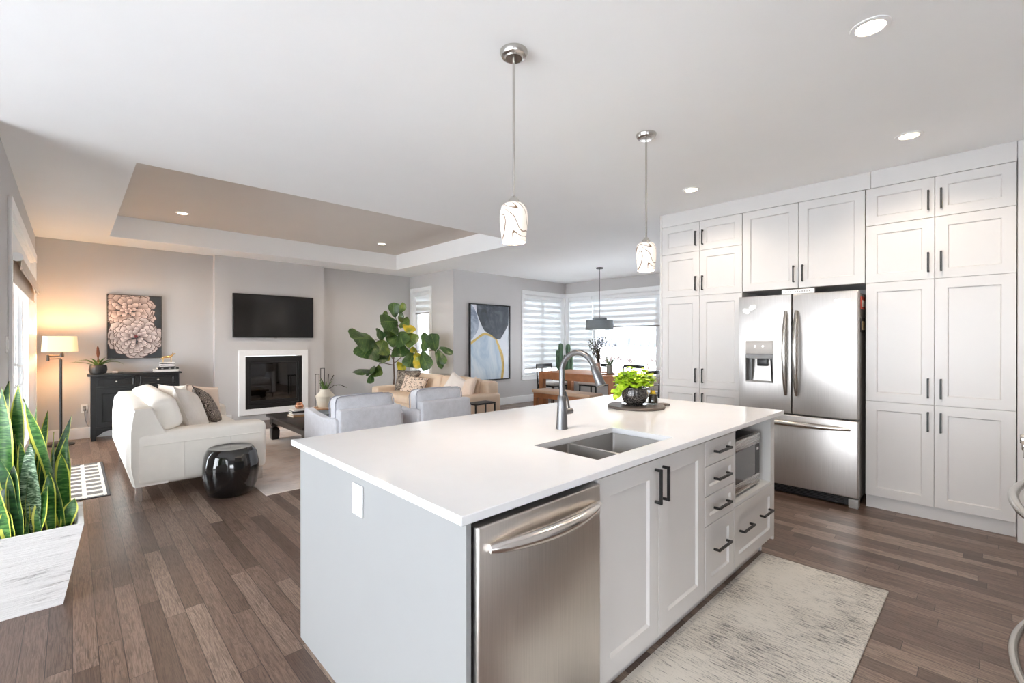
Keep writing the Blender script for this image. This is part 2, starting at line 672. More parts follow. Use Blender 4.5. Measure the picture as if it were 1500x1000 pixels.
skirt('baseboard_left', XL, XL + BT, 4.32, 5.145)
skirt('baseboard_far', XL + BT, 1.665, YF - BT, YF)
b = B()
b.box(1.65, 1.9, 8.67 - BT, 8.67, 0, BH, 0.004, 1)
b.box(3.2, 3.427, 8.67 - BT, 8.67, 0, BH, 0.004, 1)
struct('baseboard_chimney', b, M['trim'])
skirt('baseboard_niche', 3.427, XR - BT, YF - BT, YF)
skirt('baseboard_right', XR - BT, XR, YD - BT, YF)
skirt('baseboard_dining', XR, XD - BT, YD - BT, YD)
skirt('baseboard_east', XD - BT, XD, 2.6, YD)


# windows -------------------------------------------------------------
def window(name, axis, wall_pos, inward, a0, a1, z0, z1, mullions=(), casing=0.09, sides=(1, 1), sill=True, depth=0.15, fr=0.05):
    """casing + sashes + panes; axis: direction the window runs; inward: +1/-1 towards the room"""
    root = thing(name, 'window', 'window', ((a0 + a1) / 2 if axis == 'x' else wall_pos, wall_pos if axis == 'x' else (a0 + a1) / 2, z0))
    del root['category']
    del root['label']
    root['kind'] = 'structure'

    def bx(b, p0, p1, d0, d1, q0, q1, bev=0.004):
        d0, d1 = wall_pos + inward * d0, wall_pos + inward * d1
        if axis == 'x':
            b.box(p0, p1, d0, d1, q0, q1, bev, 1)
        else:
            b.box(d0, d1, p0, p1, q0, q1, bev, 1)
    b = B()
    cl = a0 - (casing if sides[0] else 0)
    cr = a1 + (casing if sides[1] else 0)
    if sides[0]:
        bx(b, cl, a0, 0.001, 0.02, z0 - (0 if sill else casing), z1)
    if sides[1]:
        bx(b, a1, cr, 0.001, 0.02, z0 - (0 if sill else casing), z1)
    bx(b, cl, cr, 0.001, 0.024, z1, z1 + casing)
    # reveal lining
    bx(b, a0, a0 + 0.012, -depth + 0.03, 0.004, z0, z1, 0)
    bx(b, a1 - 0.012, a1, -depth + 0.03, 0.004, z0, z1, 0)
    bx(b, a0, a1, -depth + 0.03, 0.004, z1 - 0.012, z1, 0)
    b.build('casing', M['trim'], root)
    if sill:
        b = B()
        bx(b, cl - 0.012, cr + (0.012 if sides[1] else 0), -depth + 0.03, 0.045, z0 - 0.028, z0)
        bx(b, cl, cr, 0.001, 0.018, z0 - 0.11, z0 - 0.028)
        b.build('sill', M['trim'], root)
    edges = [a0 + 0.012] + list(mullions) + [a1 - 0.012]
    for p, q in zip(edges, edges[1:]):
        b = B()
        zb, zt = z0 + 0.001, z1 - 0.013
        bx(b, p, p + fr, -depth + 0.02, -depth + 0.085, zb, zt)
        bx(b, q - fr, q, -depth + 0.02, -depth + 0.085, zb, zt)
        bx(b, p + fr, q - fr, -depth + 0.02, -depth + 0.085, zb, zb + fr)
        bx(b, p + fr, q - fr, -depth + 0.02, -depth + 0.085, zt - fr, zt)
        o = b.build('window_frame', M['vinyl'], root)
        b = B()
        bx(b, p + fr - 0.005, q - fr + 0.005, -depth + 0.045, -depth + 0.051, zb + fr - 0.005, zt - fr + 0.005, 0)
        b.build('pane', M['glass'], o)
    return root


window('window_1', 'y', XR, -1, 8.04, 8.67, 0.35, 2.40, casing=0.085)
window('window_2', 'x', YD, -1, 7.28, 8.60, 0.60, 2.40, mullions=(7.93,), sides=(1, 0))
window('window_3', 'y', XD, -1, 3.60, 7.14, 0.60, 2.40, mullions=(4.80, 6.42), sides=(1, 0))
b = B()
b.box(8.60, XD - 0.001, YD - 0.022, YD - 0.001, 0.49, 2.49, 0.003, 1)
b.box(XD - 0.022, XD - 0.001, 7.14, YD - 0.022, 0.49, 2.49, 0.003, 1)
struct('trim_1', b, M['trim'])
window('added_window_s', 'x', -3.0, 1, -2.7, -0.1, 0.10, 1.20, mullions=(-1.4,))  # added window in an unseen wall, sized to bring in fill daylight
window('added_window_w', 'y', -3.0, 1, -1.1, 4.2, 0.10, 2.20, mullions=(0.6, 2.4))  # also added out of view, placed to light the island and cabinet fronts

# patio door in the left wall
root = thing('door_1', '', 'door', (XL, 6.85, 0))
del root['category']; del root['label']
root['kind'] = 'structure'
b = B()
b.box(XL + 0.001, XL + 0.022, 5.15, 5.25, 0, 2.37, 0.003, 1)
b.box(XL + 0.001, XL + 0.022, 8.45, 8.55, 0, 2.37, 0.003, 1)
b.box(XL + 0.001, XL + 0.026, 5.15, 8.55, 2.37, 2.47, 0.003, 1)
b.box(XL - 0.15, XL + 0.003, 5.25, 5.265, 0, 2.37)
b.box(XL - 0.15, XL + 0.003, 8.435, 8.45, 0, 2.37)
b.box(XL - 0.15, XL + 0.003, 5.265, 8.435, 2.355, 2.37)
b.build('casing', M['trim'], root)
b = B()
b.box(XL - 0.145, XL - 0.02, 5.265, 8.435, 0.001, 0.03)
b.build('threshold', M['vinyl'], root)
b = B()
b.box(XL - 0.145, XL - 0.03, 5.265, 8.435, 2.102, 2.355, 0.003, 1)
b.build('header', M['vinyl'], root)
for i, (p, q, d) in enumerate(((5.265, 6.36, -0.06), (6.30, 7.40, -0.11), (7.34, 8.435, -0.06))):
    b = B()
    x0, x1 = XL + d - 0.02, XL + d + 0.02
    b.box(x0, x1, p, p + 0.085, 0.03, 2.10, 0.003, 1)
    b.box(x0, x1, q - 0.085, q, 0.03, 2.10, 0.003, 1)
    b.box(x0, x1, p + 0.085, q - 0.085, 0.03, 0.15, 0.003, 1)
    b.box(x0, x1, p + 0.085, q - 0.085, 2.02, 2.10, 0.003, 1)
    o = b.build('door_panel', M['vinyl'], root)
    B().box(XL + d - 0.004, XL + d + 0.004, p + 0.08, q - 0.08, 0.145, 2.025).build('pane', M['glass_patio'], o)
    if i == 0:
        b = B()
        y = q - 0.045
        b.tube([(x1 - 0.002, y, 0.93), (x1 + 0.05, y, 0.96), (x1 + 0.055, y, 1.04), (x1 + 0.05, y, 1.12), (x1 - 0.002, y, 1.15)], 0.012, 8)
        b.build('door_handle', M['whiteplastic'], o)


# shades ---------------------------------------------------------------
def shade(label, axis, pos, a0, a1, z0, z1, mat, group=None):
    root = thing('window_shade', label, 'window shade', ((a0 + a1) / 2, pos, z1) if axis == 'x' else (pos, (a0 + a1) / 2, z1), 0, group)

    def bx(b, p0, p1, h, q0, q1, bev=0.0):
        if axis == 'x':
            b.box(p0, p1, pos - h, pos + h, q0, q1, bev, 1)
        else:
            b.box(pos - h, pos + h, p0, p1, q0, q1, bev, 1)
    b = B(); bx(b, a0, a1, 0.035, z1 - 0.07, z1, 0.004); b.build('cassette', M['whiteplastic'], root)
    b = B(); bx(b, a0 + 0.006, a1 - 0.006, 0.0008, z0 + 0.025, z1 - 0.07); b.build('shade_cloth', mat, root)
    b = B(); bx(b, a0 + 0.006, a1 - 0.006, 0.008, z0, z0 + 0.03, 0.003); b.build('bottom_rail', M['greyplastic'], root)
    return root


shade('white zebra shade pulled part way down the narrow window behind the fig tree', 'y', XR + 0.048, 8.056, 8.654, 1.93, 2.385, M['blind'])
shade('white zebra shade fully lowered in the corner window beside the abstract painting', 'x', YD + 0.048, 7.296, 8.585, 0.72, 2.385, M['blind'])
shade('white zebra shade fully lowered in the narrow pane right of the dining corner', 'y', XD + 0.048, 6.44, 7.125, 0.62, 2.385, M['blind'])
shade('white zebra shade half raised over the wide pane behind the drum pendant', 'y', XD + 0.048, 3.62, 6.42, 1.66, 2.385, M['blind'])

root = thing('roller_shade', 'beige roller shade with a white end cap hung over the patio door', 'window shade', (XL + 0.02, 6.85, 2.2))
b = B()
b.tube([(-0.312, 5.34, 2.03), (-0.312, 8.10, 2.03)], 0.022, 16)
b.box(-0.352, -0.30, 6.0, 6.03, 2.02, 2.06); b.box(-0.352, -0.30, 7.6, 7.63, 2.02, 2.06)
b.build('roller_tube', M['blind_warm'], root)
b = B()
b.tube([(-0.310, 5.305, 2.03), (-0.310, 5.338, 2.03)], 0.034, 20)
b.build('end_cap', M['whiteplastic'], root)
b = B()
b.box(-0.291, -0.286, 5.34, 8.10, 1.955, 2.035)
b.box(-0.296, -0.281, 5.34, 8.10, 1.93, 1.955, 0.003, 1)
b.build('front_cloth', M['blind_warm'], root)
b = B()
b.box(-0.336, -0.332, 5.34, 8.10, 1.855, 2.03)
b.box(-0.341, -0.327, 5.34, 8.10, 1.83, 1.855, 0.003, 1)
b.build('rear_cloth', M['blind_warm'], root)
b = B()
b.tube([(-0.31, 8.0, 1.98), (-0.305, 7.7, 1.90), (-0.31, 7.3, 1.96)], 0.006, 6)
b.build('cord', M['whiteplastic'], root)

# outside: snow, brush and a far tree line
b = B()
b.box(-80, 160, -80, 160, -0.75, -0.45)
struct('snow_ground', b, M['snow'])
rnd = random.Random(4)
M['brush'] = plain('winter_brush', srgb(64, 54, 52), 0.95, var=0.3, scale=3)
M['treeline'] = plain('distant_winter_trees', srgb(92, 94, 100), 0.95, var=0.2, scale=0.4)
b = B()
for i in range(420):
    x, y = rnd.uniform(24, 44), rnd.uniform(4, 34)
    if rnd.random() < 0.55:
        x = rnd.uniform(31, 37)
    for k in range(3):
        a, h = rnd.uniform(0, 6.3), rnd.uniform(0.15, 0.6)
        b.tube([(x, y, -0.5), (x + 0.12 * math.cos(a), y + 0.12 * math.sin(a), -0.45 + h * 0.6), (x + 0.3 * math.cos(a), y + 0.3 * math.sin(a), -0.45 + h)], [0.03, 0.022, 0.006], 4)
o = b.build('brush', M['brush'], smooth=False)
tag(o, 'bare brown winter brush on the snowy field outside the dining window', 'brush', kind='stuff')
b = B()
for i in range(520):
    x, y = rnd.uniform(105, 145), rnd.uniform(-5, 140)
    h = rnd.uniform(1.2, 4.2)
    b.lathe([(0.15, 0), (0.5, 0.3 * h), (0.7, 0.6 * h), (0.4, 0.9 * h), (0.1, h)], (x, y, -0.6), 7)
o = b.build('distant_trees', M['treeline'])
tag(o, 'hazy line of bare trees far across the snowy field', 'trees', kind='stuff')
# ------------------------------------------------------------------ kitchen
def shaker(b, f, u0, u1, z0, z1, rail=0.062, rec=0.009, t=0.02):
    """recessed-panel door front; f(u,z,d) maps to the room, d outwards"""
    def ring(m, d, e=0):
        return [f(u0 + m, z0 + m, d), f(u1 - m, z0 + m, d), f(u1 - m, z1 - m, d), f(u0 + m, z1 - m, d)]
    b.rings([ring(0.0, 0), ring(0.0, t - 0.0015), ring(0.0015, t), ring(rail, t), ring(rail + 0.007, t - rec)])


def bar_handle(b, f, u, z, ln, vertical=True, t=0.02, out=0.032, w=0.011):
    d0, d1 = t - 0.001, t + out
    h = ln / 2

    def bx(ua, ub, za, zb, da, db):
        p, q = f(ua, za, da), f(ub, zb, db)
        b.box(p[0], q[0], p[1], q[1], p[2], q[2], 0.001, 1)
    if vertical:
        bx(u - w / 2, u + w / 2, z - h, z + h, d1 - w, d1)
        bx(u - w / 2, u + w / 2, z - h, z - h + w, d0, d1 - w)
        bx(u - w / 2, u + w / 2, z + h - w, z + h, d0, d1 - w)
    else:
        bx(u - h, u + h, z - w / 2, z + w / 2, d1 - w, d1)
        bx(u - h, u - h + w, z - w / 2, z + w / 2, d0, d1 - w)
        bx(u + h - w, u + h, z - w / 2, z + w / 2, d0, d1 - w)


XC = 4.745                     # carcase front; door faces 2 cm proud
fx = lambda u, z, d: (XC - d, u, z)
GAP = 0.0016
LV = [0.105, 0.878, 1.838, 2.305, 2.610]


def tall_unit(name, label, y0, y1, ym, rows, ztop=2.61, zkick=0.105, kick=True, xb=5.355):
    root = thing(name, label, 'cabinet', (XC + 0.1, (y0 + y1) / 2, 0 if kick else rows[0][0]))
    b = B()
    b.box(XC, xb, y0 + 0.001, y1 - 0.001, rows[0][0], ztop, 0.001, 1)
    b.build('body', M['cab'], root)
    if kick:
        b = B(); b.box(XC + 0.015, xb, y0 + 0.001, y1 - 0.001, 0.0, zkick); b.build('toe_kick', M['cab'], root)
    for (z0, z1, side) in rows:
        for (p, q, s) in ((y0, ym, 1), (ym, y1, -1)):
            b = B()
            shaker(b, fx, p + GAP, q - GAP, z0 + GAP, z1 - GAP, rail=0.07)
            d = b.build('door', M['cab'], root)
            b = B()
            hy = ym - 0.036 if s == 1 else ym + 0.036
            hz = z0 + 0.128 if side == 'low' else z1 - 0.128 if side == 'high' else (z0 + z1) / 2 - 0.02
            bar_handle(b, fx, hy, hz, 0.15)
            b.build('handle', M['black'], d)
    return root


_r = [(LV[0], LV[1], 'high'), (LV[1], LV[2], 'low'), (LV[2], LV[3], 'low'), (LV[3], LV[4], 'mid')]
tall_unit('tall_cabinet', 'white tall cabinet left of the refrigerator beside the dining window', 1.700, 2.545, 2.124, _r)
tall_unit('pantry_cabinet', 'white tall pantry cabinet right of the refrigerator', -0.105, 0.735, 0.315, _r)
tall_unit('wall_cabinet', 'white two-door cabinet above the refrigerator', 0.738, 1.698, 1.221, [(1.843, 2.61, 'low')], kick=False)
b = B()
b.box(XC - 0.02, 5.355, -0.105, 0.700, 2.612, CZ, 0.001, 1)
b.box(XC - 0.02, 5.355, 0.702, 2.545, 2.612, CZ, 0.001, 1)
struct('trim_2', b, M['cab'])
b = B()
b.box(4.64, 5.355, -0.745, -0.108, 0.0, 2.612, 0.002, 1)
struct('trim_3', b, M['cab'])
b = B()
b.box(XC - 0.02, 5.355, 2.547, 2.570, 0.0, CZ, 0.002, 1)
struct('trim_4', b, M['cab'])
b = B()
b.box(XC - 0.02, 5.355, -0.745, -0.107, 2.614, CZ, 0.002, 1)
struct('trim_5', b, M['cab'])

# refrigerator --------------------------------------------------------
FX = 4.60
root = thing('refrigerator', 'stainless steel french door refrigerator with ice dispenser between tall white cabinets', 'refrigerator', (4.95, 1.225, 0))
y0, y1, ym = 0.760, 1.688, 1.239
b = B()
b.box(FX + 0.075, 5.33, y0 + 0.006, y1 - 0.006, 0.06, 1.765, 0.004, 1)
b.build('body', M['greyplastic'], root)
b = B()
b.box(FX + 0.03, FX + 0.3, y0 + 0.02, y1 - 0.02, 0.012, 0.078, 0.004, 1)
for i in range(4):
    b.box(FX + 0.024, FX + 0.031, y0 + 0.1, y1 - 0.1, 0.022 + i * 0.013, 0.028 + i * 0.013)
b.build('grille', M['darkplastic'], root)
for yy in (y0 + 0.035, y1 - 0.035):
    B().box(FX + 0.005, FX + 0.09, yy - 0.033, yy + 0.033, 0.0, 0.075, 0.006, 2).build('foot', M['greyplastic'], root)


def fdoor(name, p, q, z0, z1, hole=None):
    b = B()
    if hole is None:
        b.box(FX, FX + 0.07, p, q, z0, z1, 0.010, 3)
    else:
        h0, h1, k0, k1 = hole
        # front with an opening, made of a bevelled frame around it
        def ring(x, a0, a1, c0, c1):
            return [(x, a0, c0), (x, a1, c0), (x, a1, c1), (x, a0, c1)]
        b.rings([ring(FX + 0.07, h0, h1, k0, k1), ring(FX + 0.07, p, q, z0, z1), ring(FX + 0.008, p, q, z0, z1), ring(FX + 0.002, p + 0.003, q - 0.003, z0 + 0.003, z1 - 0.003),
                 ring(FX, p + 0.009, q - 0.009, z0 + 0.009, z1 - 0.009), ring(FX, h0, h1, k0, k1), ring(FX + 0.07, h0, h1, k0, k1)], False, False)
    return b.build(name, M['steel'], root)


def bow(b, pts, w, t):
    """flat bowed handle: oval section swept along pts"""
    b.tube(pts, [w * (0.55 + 0.45 * math.sin(PI * i / (len(pts) - 1))) for i in range(len(pts))], 14)


dl = fdoor('door', ym + 0.003, y1, 0.722, 1.780, hole=(1.387, 1.625, 0.985, 1.368))
dr = fdoor('door', y0, ym - 0.003, 0.722, 1.780)
dz = fdoor('freezer_drawer', y0, y1, 0.082, 0.712)
for d, yy in ((dl, ym + 0.042), (dr, ym - 0.042)):
    b = B()
    pts = [(FX - 0.002 - 0.058 * math.sin(PI * (0.04 + 0.92 * i / 20)) ** 0.7, yy, 0.885 + 0.745 * i / 20) for i in range(21)]
    b.tube(pts, [0.011 + 0.013 * math.sin(PI * i / 20) ** 0.6 for i in range(21)], 14)
    b.build('handle', M['nickel'], d)
b = B()
pts = [(FX - 0.002 - 0.055 * math.sin(PI * (0.04 + 0.92 * i / 20)) ** 0.7, y0 + 0.05 + (y1 - y0 - 0.1) * i / 20, 0.642) for i in range(21)]
b.tube(pts, [0.012 + 0.013 * math.sin(PI * i / 20) ** 0.6 for i in range(21)], 14)
b.build('handle', M['nickel'], dz)
M['led_white'] = emitter('white_button', (1, 1, 1, 1), 0.3)
# dispenser
h0, h1, k0, k1 = 1.387, 1.625, 0.985, 1.368
b = B()
b.box(FX - 0.004, FX + 0.03, h0, h1, 1.245, k1, 0.004, 2)
b.build('dispenser_panel', plain('pale_grey_panel', srgb(186, 182, 178), 0.4), dl, label='pale grey control panel')
b = B()
for yy in (1.540, 1.473):
    b = B()
    b.tube([(FX - 0.007, yy, 1.317), (FX - 0.003, yy, 1.317)], 0.009, 12)
    b.build('button', M['led_white'], dl)
b = B()
b.box(FX + 0.066, FX + 0.069, h0 + 0.001, h1 - 0.001, k0 + 0.001, 1.245)
b.box(FX + 0.004, FX + 0.066, h0 + 0.0005, h0 + 0.004, k0 + 0.001, 1.245)
b.box(FX + 0.004, FX + 0.066, h1 - 0.004, h1 - 0.0005, k0 + 0.001, 1.245)
b.box(FX + 0.002, FX + 0.066, h0 + 0.004, h1 - 0.004, 1.205, 1.243)
b.build('dispenser_recess', plain('dark_steel_recess', (0.16, 0.155, 0.15, 1), 0.4, 0.6), dl)
b = B()
b.rings([[(FX + 0.058, 1.405, 0.998), (FX + 0.062, 1.590, 0.998), (FX + 0.064, 1.590, 1.20), (FX + 0.060, 1.420, 1.20)],
         [(FX + 0.032, 1.410, 0.998), (FX + 0.036, 1.565, 0.998), (FX + 0.052, 1.545, 1.20), (FX + 0.05, 1.43, 1.20)]])
b.build('dispenser_paddle', M['steel'], dl)
b = B()
b.box(FX + 0.015, FX + 0.05, 1.44, 1.53, 1.135, 1.205, 0.006, 2)
b.build('dispenser_nozzle', M['darkplastic'], dl)
b = B()
b.box(FX - 0.004, FX + 0.064, h0 + 0.003, h1 - 0.003, k0 - 0.002, k0 + 0.012, 0.002, 1)
b.build('drip_tray', M['greyplastic'], dl)
B().box(FX - 0.0025, FX + 0.001, 0.815, 0.925, 1.695, 1.712, 0.001, 1).build('badge', M['chrome'], dr)

# things on the refrigerator
root = thing('butterfly_magnet', 'white butterfly magnet on the left refrigerator door above the dispenser', 'magnet', (FX - 0.004, 1.58, 1.67))
for k, (cy, cz, sc, flip) in enumerate(((1.624, 1.652, 1.0, 1), (1.556, 1.684, 1.0, -1))):
    b = B()
    poly = []
    for i in range(28):
        a = 2 * PI * i / 28
        r = 0.031 * (1 + 0.28 * math.cos(2 * a + 0.5)) * (1 - 0.25 * math.cos(a - 0.2))
        poly.append((cy + flip * r * math.cos(a + 0.6) * 0.85, cz + r * math.sin(a + 0.6)))
    b.prism(poly, lambda u, w, a: (a, u, w), FX - 0.0045, FX - 0.0008)
    b.build('wing', M['whiteplastic'], root)
b = B()
b.tube([(FX - 0.004, 1.594, 1.632), (FX - 0.004, 1.583, 1.69)], 0.004, 8)
b.build('butterfly_body', M['whiteplastic'], root)
root = thing('sign_block', 'small white lettered wooden sign lying along the top of the refrigerator', 'sign', (FX + 0.04, 1.20, 1.781))
B().box(FX + 0.02, FX + 0.05, 1.075, 1.325, 1.781, 1.822, 0.003, 1).build('board', M['whiteplastic'], root)
b = B()
for i in range(11):
    y = 1.29 - i * 0.018
    b.box(FX + 0.0188, FX + 0.0202, y - 0.005, y + 0.004, 1.797, 1.797 + (0.012 if i % 3 else 0.008))
b.build('lettering', M['greyplastic'], root)
for nm, lb, z0, z1, c1, c2 in (('paper_note', 'red and white note on the refrigerator side near its top', 1.63, 1.735, srgb(196, 84, 66), srgb(238, 232, 226)),
                               ('photo_magnet', 'small dark framed photo magnet on the refrigerator side below the red note', 1.44, 1.56, srgb(48, 44, 44), srgb(210, 190, 150))):
    root = thing(nm, lb, 'magnet', (FX + 0.12, y0, z0))
    B().box(FX + 0.10, FX + 0.26, y0 - 0.001, y0 + 0.0055, z0, z1, 0.001, 1).build('card', plain(nm + '_border', c1, 0.6), root)
    B().box(FX + 0.125, FX + 0.235, y0 - 0.003, y0 - 0.0005, z0 + 0.02, z1 - 0.03).build('picture', plain(nm + '_face', c2, 0.6, var=0.2, scale=40), root)

# island ---------------------------------------------------------------
YI = 0.995                     # carcase front; fronts 2 cm proud
fy = lambda u, z, d: (u, YI - d, z)
IX0, IX1, IY1 = 0.762, 3.258, 2.212
ZT = 0.886
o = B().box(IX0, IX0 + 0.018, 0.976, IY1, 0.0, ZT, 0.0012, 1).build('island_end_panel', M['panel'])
tag(o, 'tall plain grey panel closing the near end of the island', 'panel')
b = B()
b.prism([(0.976, 0.10), (0.976, ZT), (IY1, ZT), (IY1, 0.0), (1.05, 0.0), (1.05, 0.10)], lambda u, w, a: (a, u, w), IX1 - 0.018, IX1)
o = b.build('island_end_panel', M['cab'])
tag(o, 'white notched panel closing the island end nearest the refrigerator', 'panel')
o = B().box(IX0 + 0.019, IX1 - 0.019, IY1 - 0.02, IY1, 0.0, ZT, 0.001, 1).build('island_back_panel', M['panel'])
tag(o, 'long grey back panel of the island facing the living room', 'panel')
# worktop with sink cut-out
CX0, CX1, CY0, CY1 = 0.728, 3.366, 0.951, 2.232
SX0, SX1, SY0, SY1 = 1.452, 2.052, 1.047, 1.385
b = B()


def rect(x0, x1, y0, y1, z):
    return [(x0, y0, z), (x1, y0, z), (x1, y1, z), (x0, y1, z)]


def rrect(x0, x1, y0, y1, z, r, k=4):
    out = []
    for cx, cy, a0 in ((x1 - r, y0 + r, -PI / 2), (x1 - r, y1 - r, 0), (x0 + r, y1 - r, PI / 2), (x0 + r, y0 + r, PI)):
        for i in range(k + 1):
            a = a0 + PI / 2 * i / k
            out.append((cx + r * math.cos(a), cy + r * math.sin(a), z))
    return out


e = 0.002
b.rings([rect(SX0, SX1, SY0, SY1, 0.888), rect(CX0 + e, CX1 - e, CY0 + e, CY1 - e, 0.888), rect(CX0, CX1, CY0, CY1, 0.888 + e), rect(CX0, CX1, CY0, CY1, 0.914 - e),
         rect(CX0 + e, CX1 - e, CY0 + e, CY1 - e, 0.914), rect(SX0, SX1, SY0, SY1, 0.914), rect(SX0, SX1, SY0, SY1, 0.888)], False, False)
o = b.build('island_worktop', M['quartz'], ang=25)
tag(o, 'thick white quartz worktop covering the whole island', 'countertop')

root = thing('kitchen_sink', 'undermounted stainless steel double bowl sink in the island worktop', 'sink', ((SX0 + SX1) / 2, (SY0 + SY1) / 2, 0.68))


def bowl(x0, x1, y0, y1):
    b = B()
    d = 0.19
    zt = 0.8865
    b.rings([rrect(x0 - 0.008, x1 + 0.008, y0 - 0.008, y1 + 0.008, zt - 0.001, 0.012), rrect(x0, x1, y0, y1, zt, 0.012), rrect(x0 + 0.004, x1 - 0.004, y0 + 0.004, y1 - 0.004, zt - d + 0.02, 0.012),
             rrect(x0 + 0.012, x1 - 0.012, y0 + 0.012, y1 - 0.012, zt - d + 0.004, 0.012), rrect(x0 + 0.03, x1 - 0.03, y0 + 0.03, y1 - 0.03, zt - d, 0.012)], False, True)
    o = b.build('bowl', M['sinksteel'], root)
    b = B()
    b.lathe([(0.042, 0), (0.042, 0.003), (0.034, 0.004), (0.02, 0.001)], ((x0 + x1) / 2, (y0 + y1) / 2, zt - d + 0.0005), 24)
    b.build('drain', M['chrome'], o)


bowl(SX0 + 0.001, 1.682, SY0 + 0.001, SY1 - 0.001)
bowl(1.700, SX1 - 0.001, SY0 + 0.001, SY1 - 0.001)
b = B(); b.box(1.6825, 1.6995, SY0 + 0.002, SY1 - 0.002, 0.84, 0.8868, 0.003, 2); b.build('divider', M['sinksteel'], root)

# faucet
fx0, fy0 = 1.832, 1.545
root = thing('kitchen_faucet', 'dark gunmetal gooseneck pull-down faucet standing behind the sink', 'faucet', (fx0, fy0, 0.914))
b = B()
b.lathe([(0.031, 0), (0.031, 0.006), (0.029, 0.012), (0.0235, 0.135), (0.0225, 0.165), (0.017, 0.172)], (fx0, fy0, 0.914), 28)
b.build('base', M['gun'], root)
b = B()
R = 0.104
pts = [(fx0, fy0, 0.914 + 0.165 + 0.13 * i / 5) for i in range(6)]
zc = 0.914 + 0.292
for i in range(1, 22):
    a = PI - (PI - 0.38) * i / 21
    pts.append((fx0, fy0 - R - R * math.cos(a), zc + R * math.sin(a)))
b.tube(pts, 0.0142, 16)
b.build('spout', M['gun'], root)
b = B()
p = Vector(pts[-1]); t = (Vector(pts[-1]) - Vector(pts[-2])).normalized()
b.tube([p - t * 0.004, p + t * 0.006, p + t * 0.03, p + t * 0.098, p + t * 0.102], [0.0155, 0.0185, 0.0195, 0.0235, 0.0215], 20)
b.build('spray_head', M['gun'], root)
b = B()
b.tube([(fx0 + 0.018, fy0, 1.0), (fx0 + 0.075, fy0, 1.0)], 0.0165, 18)
b.tube([(fx0 + 0.060, fy0, 1.008), (fx0 + 0.045, fy0 - 0.004, 1.055), (fx0 + 0.012, fy0 - 0.012, 1.105)], [0.006, 0.0055, 0.005], 10)
b.build('handle', M['gun'], root)

# dishwasher
M['steel_dw'] = brushed('brushed_steel_appliance', (0.74, 0.70, 0.66), 0.34, 'z')
root = thing('dishwasher', 'stainless steel dishwasher with a bowed handle at the near end of the island', 'dishwasher', (1.066, 1.25, 0))
b = B(); b.box(0.784, 1.346, 1.0, 1.58, 0.10, 0.870); b.box(0.80, 1.33, 1.05, 1.5, 0.0, 0.10)
b.build('body', M['black_gap'], root)
b = B(); b.box(0.789, 1.347, 0.958, 1.0, 0.112, 0.866, 0.006, 3); d = b.build('door', M['steel_dw'], root)
b = B()
pts = [(0.823 + 0.498 * i / 24, 0.957 - 0.05 * math.sin(PI * (0.03 + 0.94 * i / 24)) ** 0.75, 0.802) for i in range(25)]
b.tube(pts, [0.012 + 0.011 * math.sin(PI * i / 24) ** 0.6 for i in range(25)], 14)
b.build('handle', M['chrome'], d)


def island_unit(name, label, x0, x1):
    root = thing(name, label, 'cabinet', ((x0 + x1) / 2, 1.3, 0))
    return root


def body(root, x0, x1, yb=1.60):
    b = B()
    t = 0.016
    b.box(x0, x0 + t, YI, yb, 0.11, 0.884)
    b.box(x1 - t, x1, YI, yb, 0.11, 0.884)
    b.box(x0 + t, x1 - t, YI, yb, 0.11, 0.11 + t)
    b.box(x0 + t, x1 - t, yb - t, yb, 0.11 + t, 0.884)
    b.build('body', M['cab_in'], root)
    B().box(x0, x1, YI + 0.065, YI + 0.08, 0.0, 0.1095).build('toe_kick', M['cab'], root)


root = island_unit('sink_base_cabinet', 'white two-door base cabinet below the sink in the island', 1.351, 2.236)
body(root, 1.351, 2.236)
for p, q, s in ((1.352, 1.787, 1), (1.787, 2.235, -1)):
    b = B(); shaker(b, fy, p + GAP, q - GAP, 0.125, 0.874, rail=0.075, rec=0.011)
    d = b.build('door', M['cab'], root)
    b = B(); bar_handle(b, fy, 1.787 - s * 0.032, 0.766, 0.145); b.build('handle', M['black'], d)
root = island_unit('drawer_base_cabinet', 'white four-drawer base cabinet in the island left of the microwave', 2.237, 2.597)
body(root, 2.237, 2.597)
for z0, z1 in ((0.752, 0.874), (0.604, 0.748), (0.458, 0.600), (0.125, 0.454)):
    b = B(); shaker(b, fy, 2.240, 2.594, z0, z1, rail=0.042 if z1 - z0 < 0.2 else 0.065, rec=0.01)
    d = b.build('drawer', M['cab'], root)
    b = B(); bar_handle(b, fy, 2.417, (z0 + z1) / 2 + (0.0 if z1 - z0 < 0.2 else 0.03), 0.165, vertical=False); b.build('handle', M['black'], d)
root = island_unit('microwave_base_cabinet', 'white base cabinet with an open microwave niche over one wide drawer', 2.598, 3.239)
b = B()
x0, x1, t, yb = 2.598, 3.239, 0.018, 1.60
b.box(x0, x0 + t, YI - 0.019, yb, 0.462, 0.884)
b.box(x1 - 0.05, x1, YI - 0.019, yb, 0.462, 0.884, 0.001, 1)
b.box(x0 + t, x1 - 0.05, YI - 0.019, yb, 0.462, 0.480)
b.box(x0 + t, x1 - 0.05, yb - t, yb, 0.480, 0.884)
b.box(x0, x0 + t, YI, yb, 0.11, 0.462); b.box(x1 - t, x1, YI, yb, 0.11, 0.462)
b.box(x0 + t, x1 - t, YI, yb, 0.11, 0.126)
b.build('body', M['cab_in'], root)
B().box(x0, x1, YI + 0.065, YI + 0.08, 0.0, 0.1095).build('toe_kick', M['cab'], root)
b = B(); shaker(b, fy, 2.600, 3.237, 0.125, 0.458, rail=0.062, rec=0.011)
d = b.build('drawer', M['cab'], root)
for u in (2.755, 3.075):
    b = B(); bar_handle(b, fy, u, 0.315, 0.165, vertical=False); b.build('handle', M['black'], d)

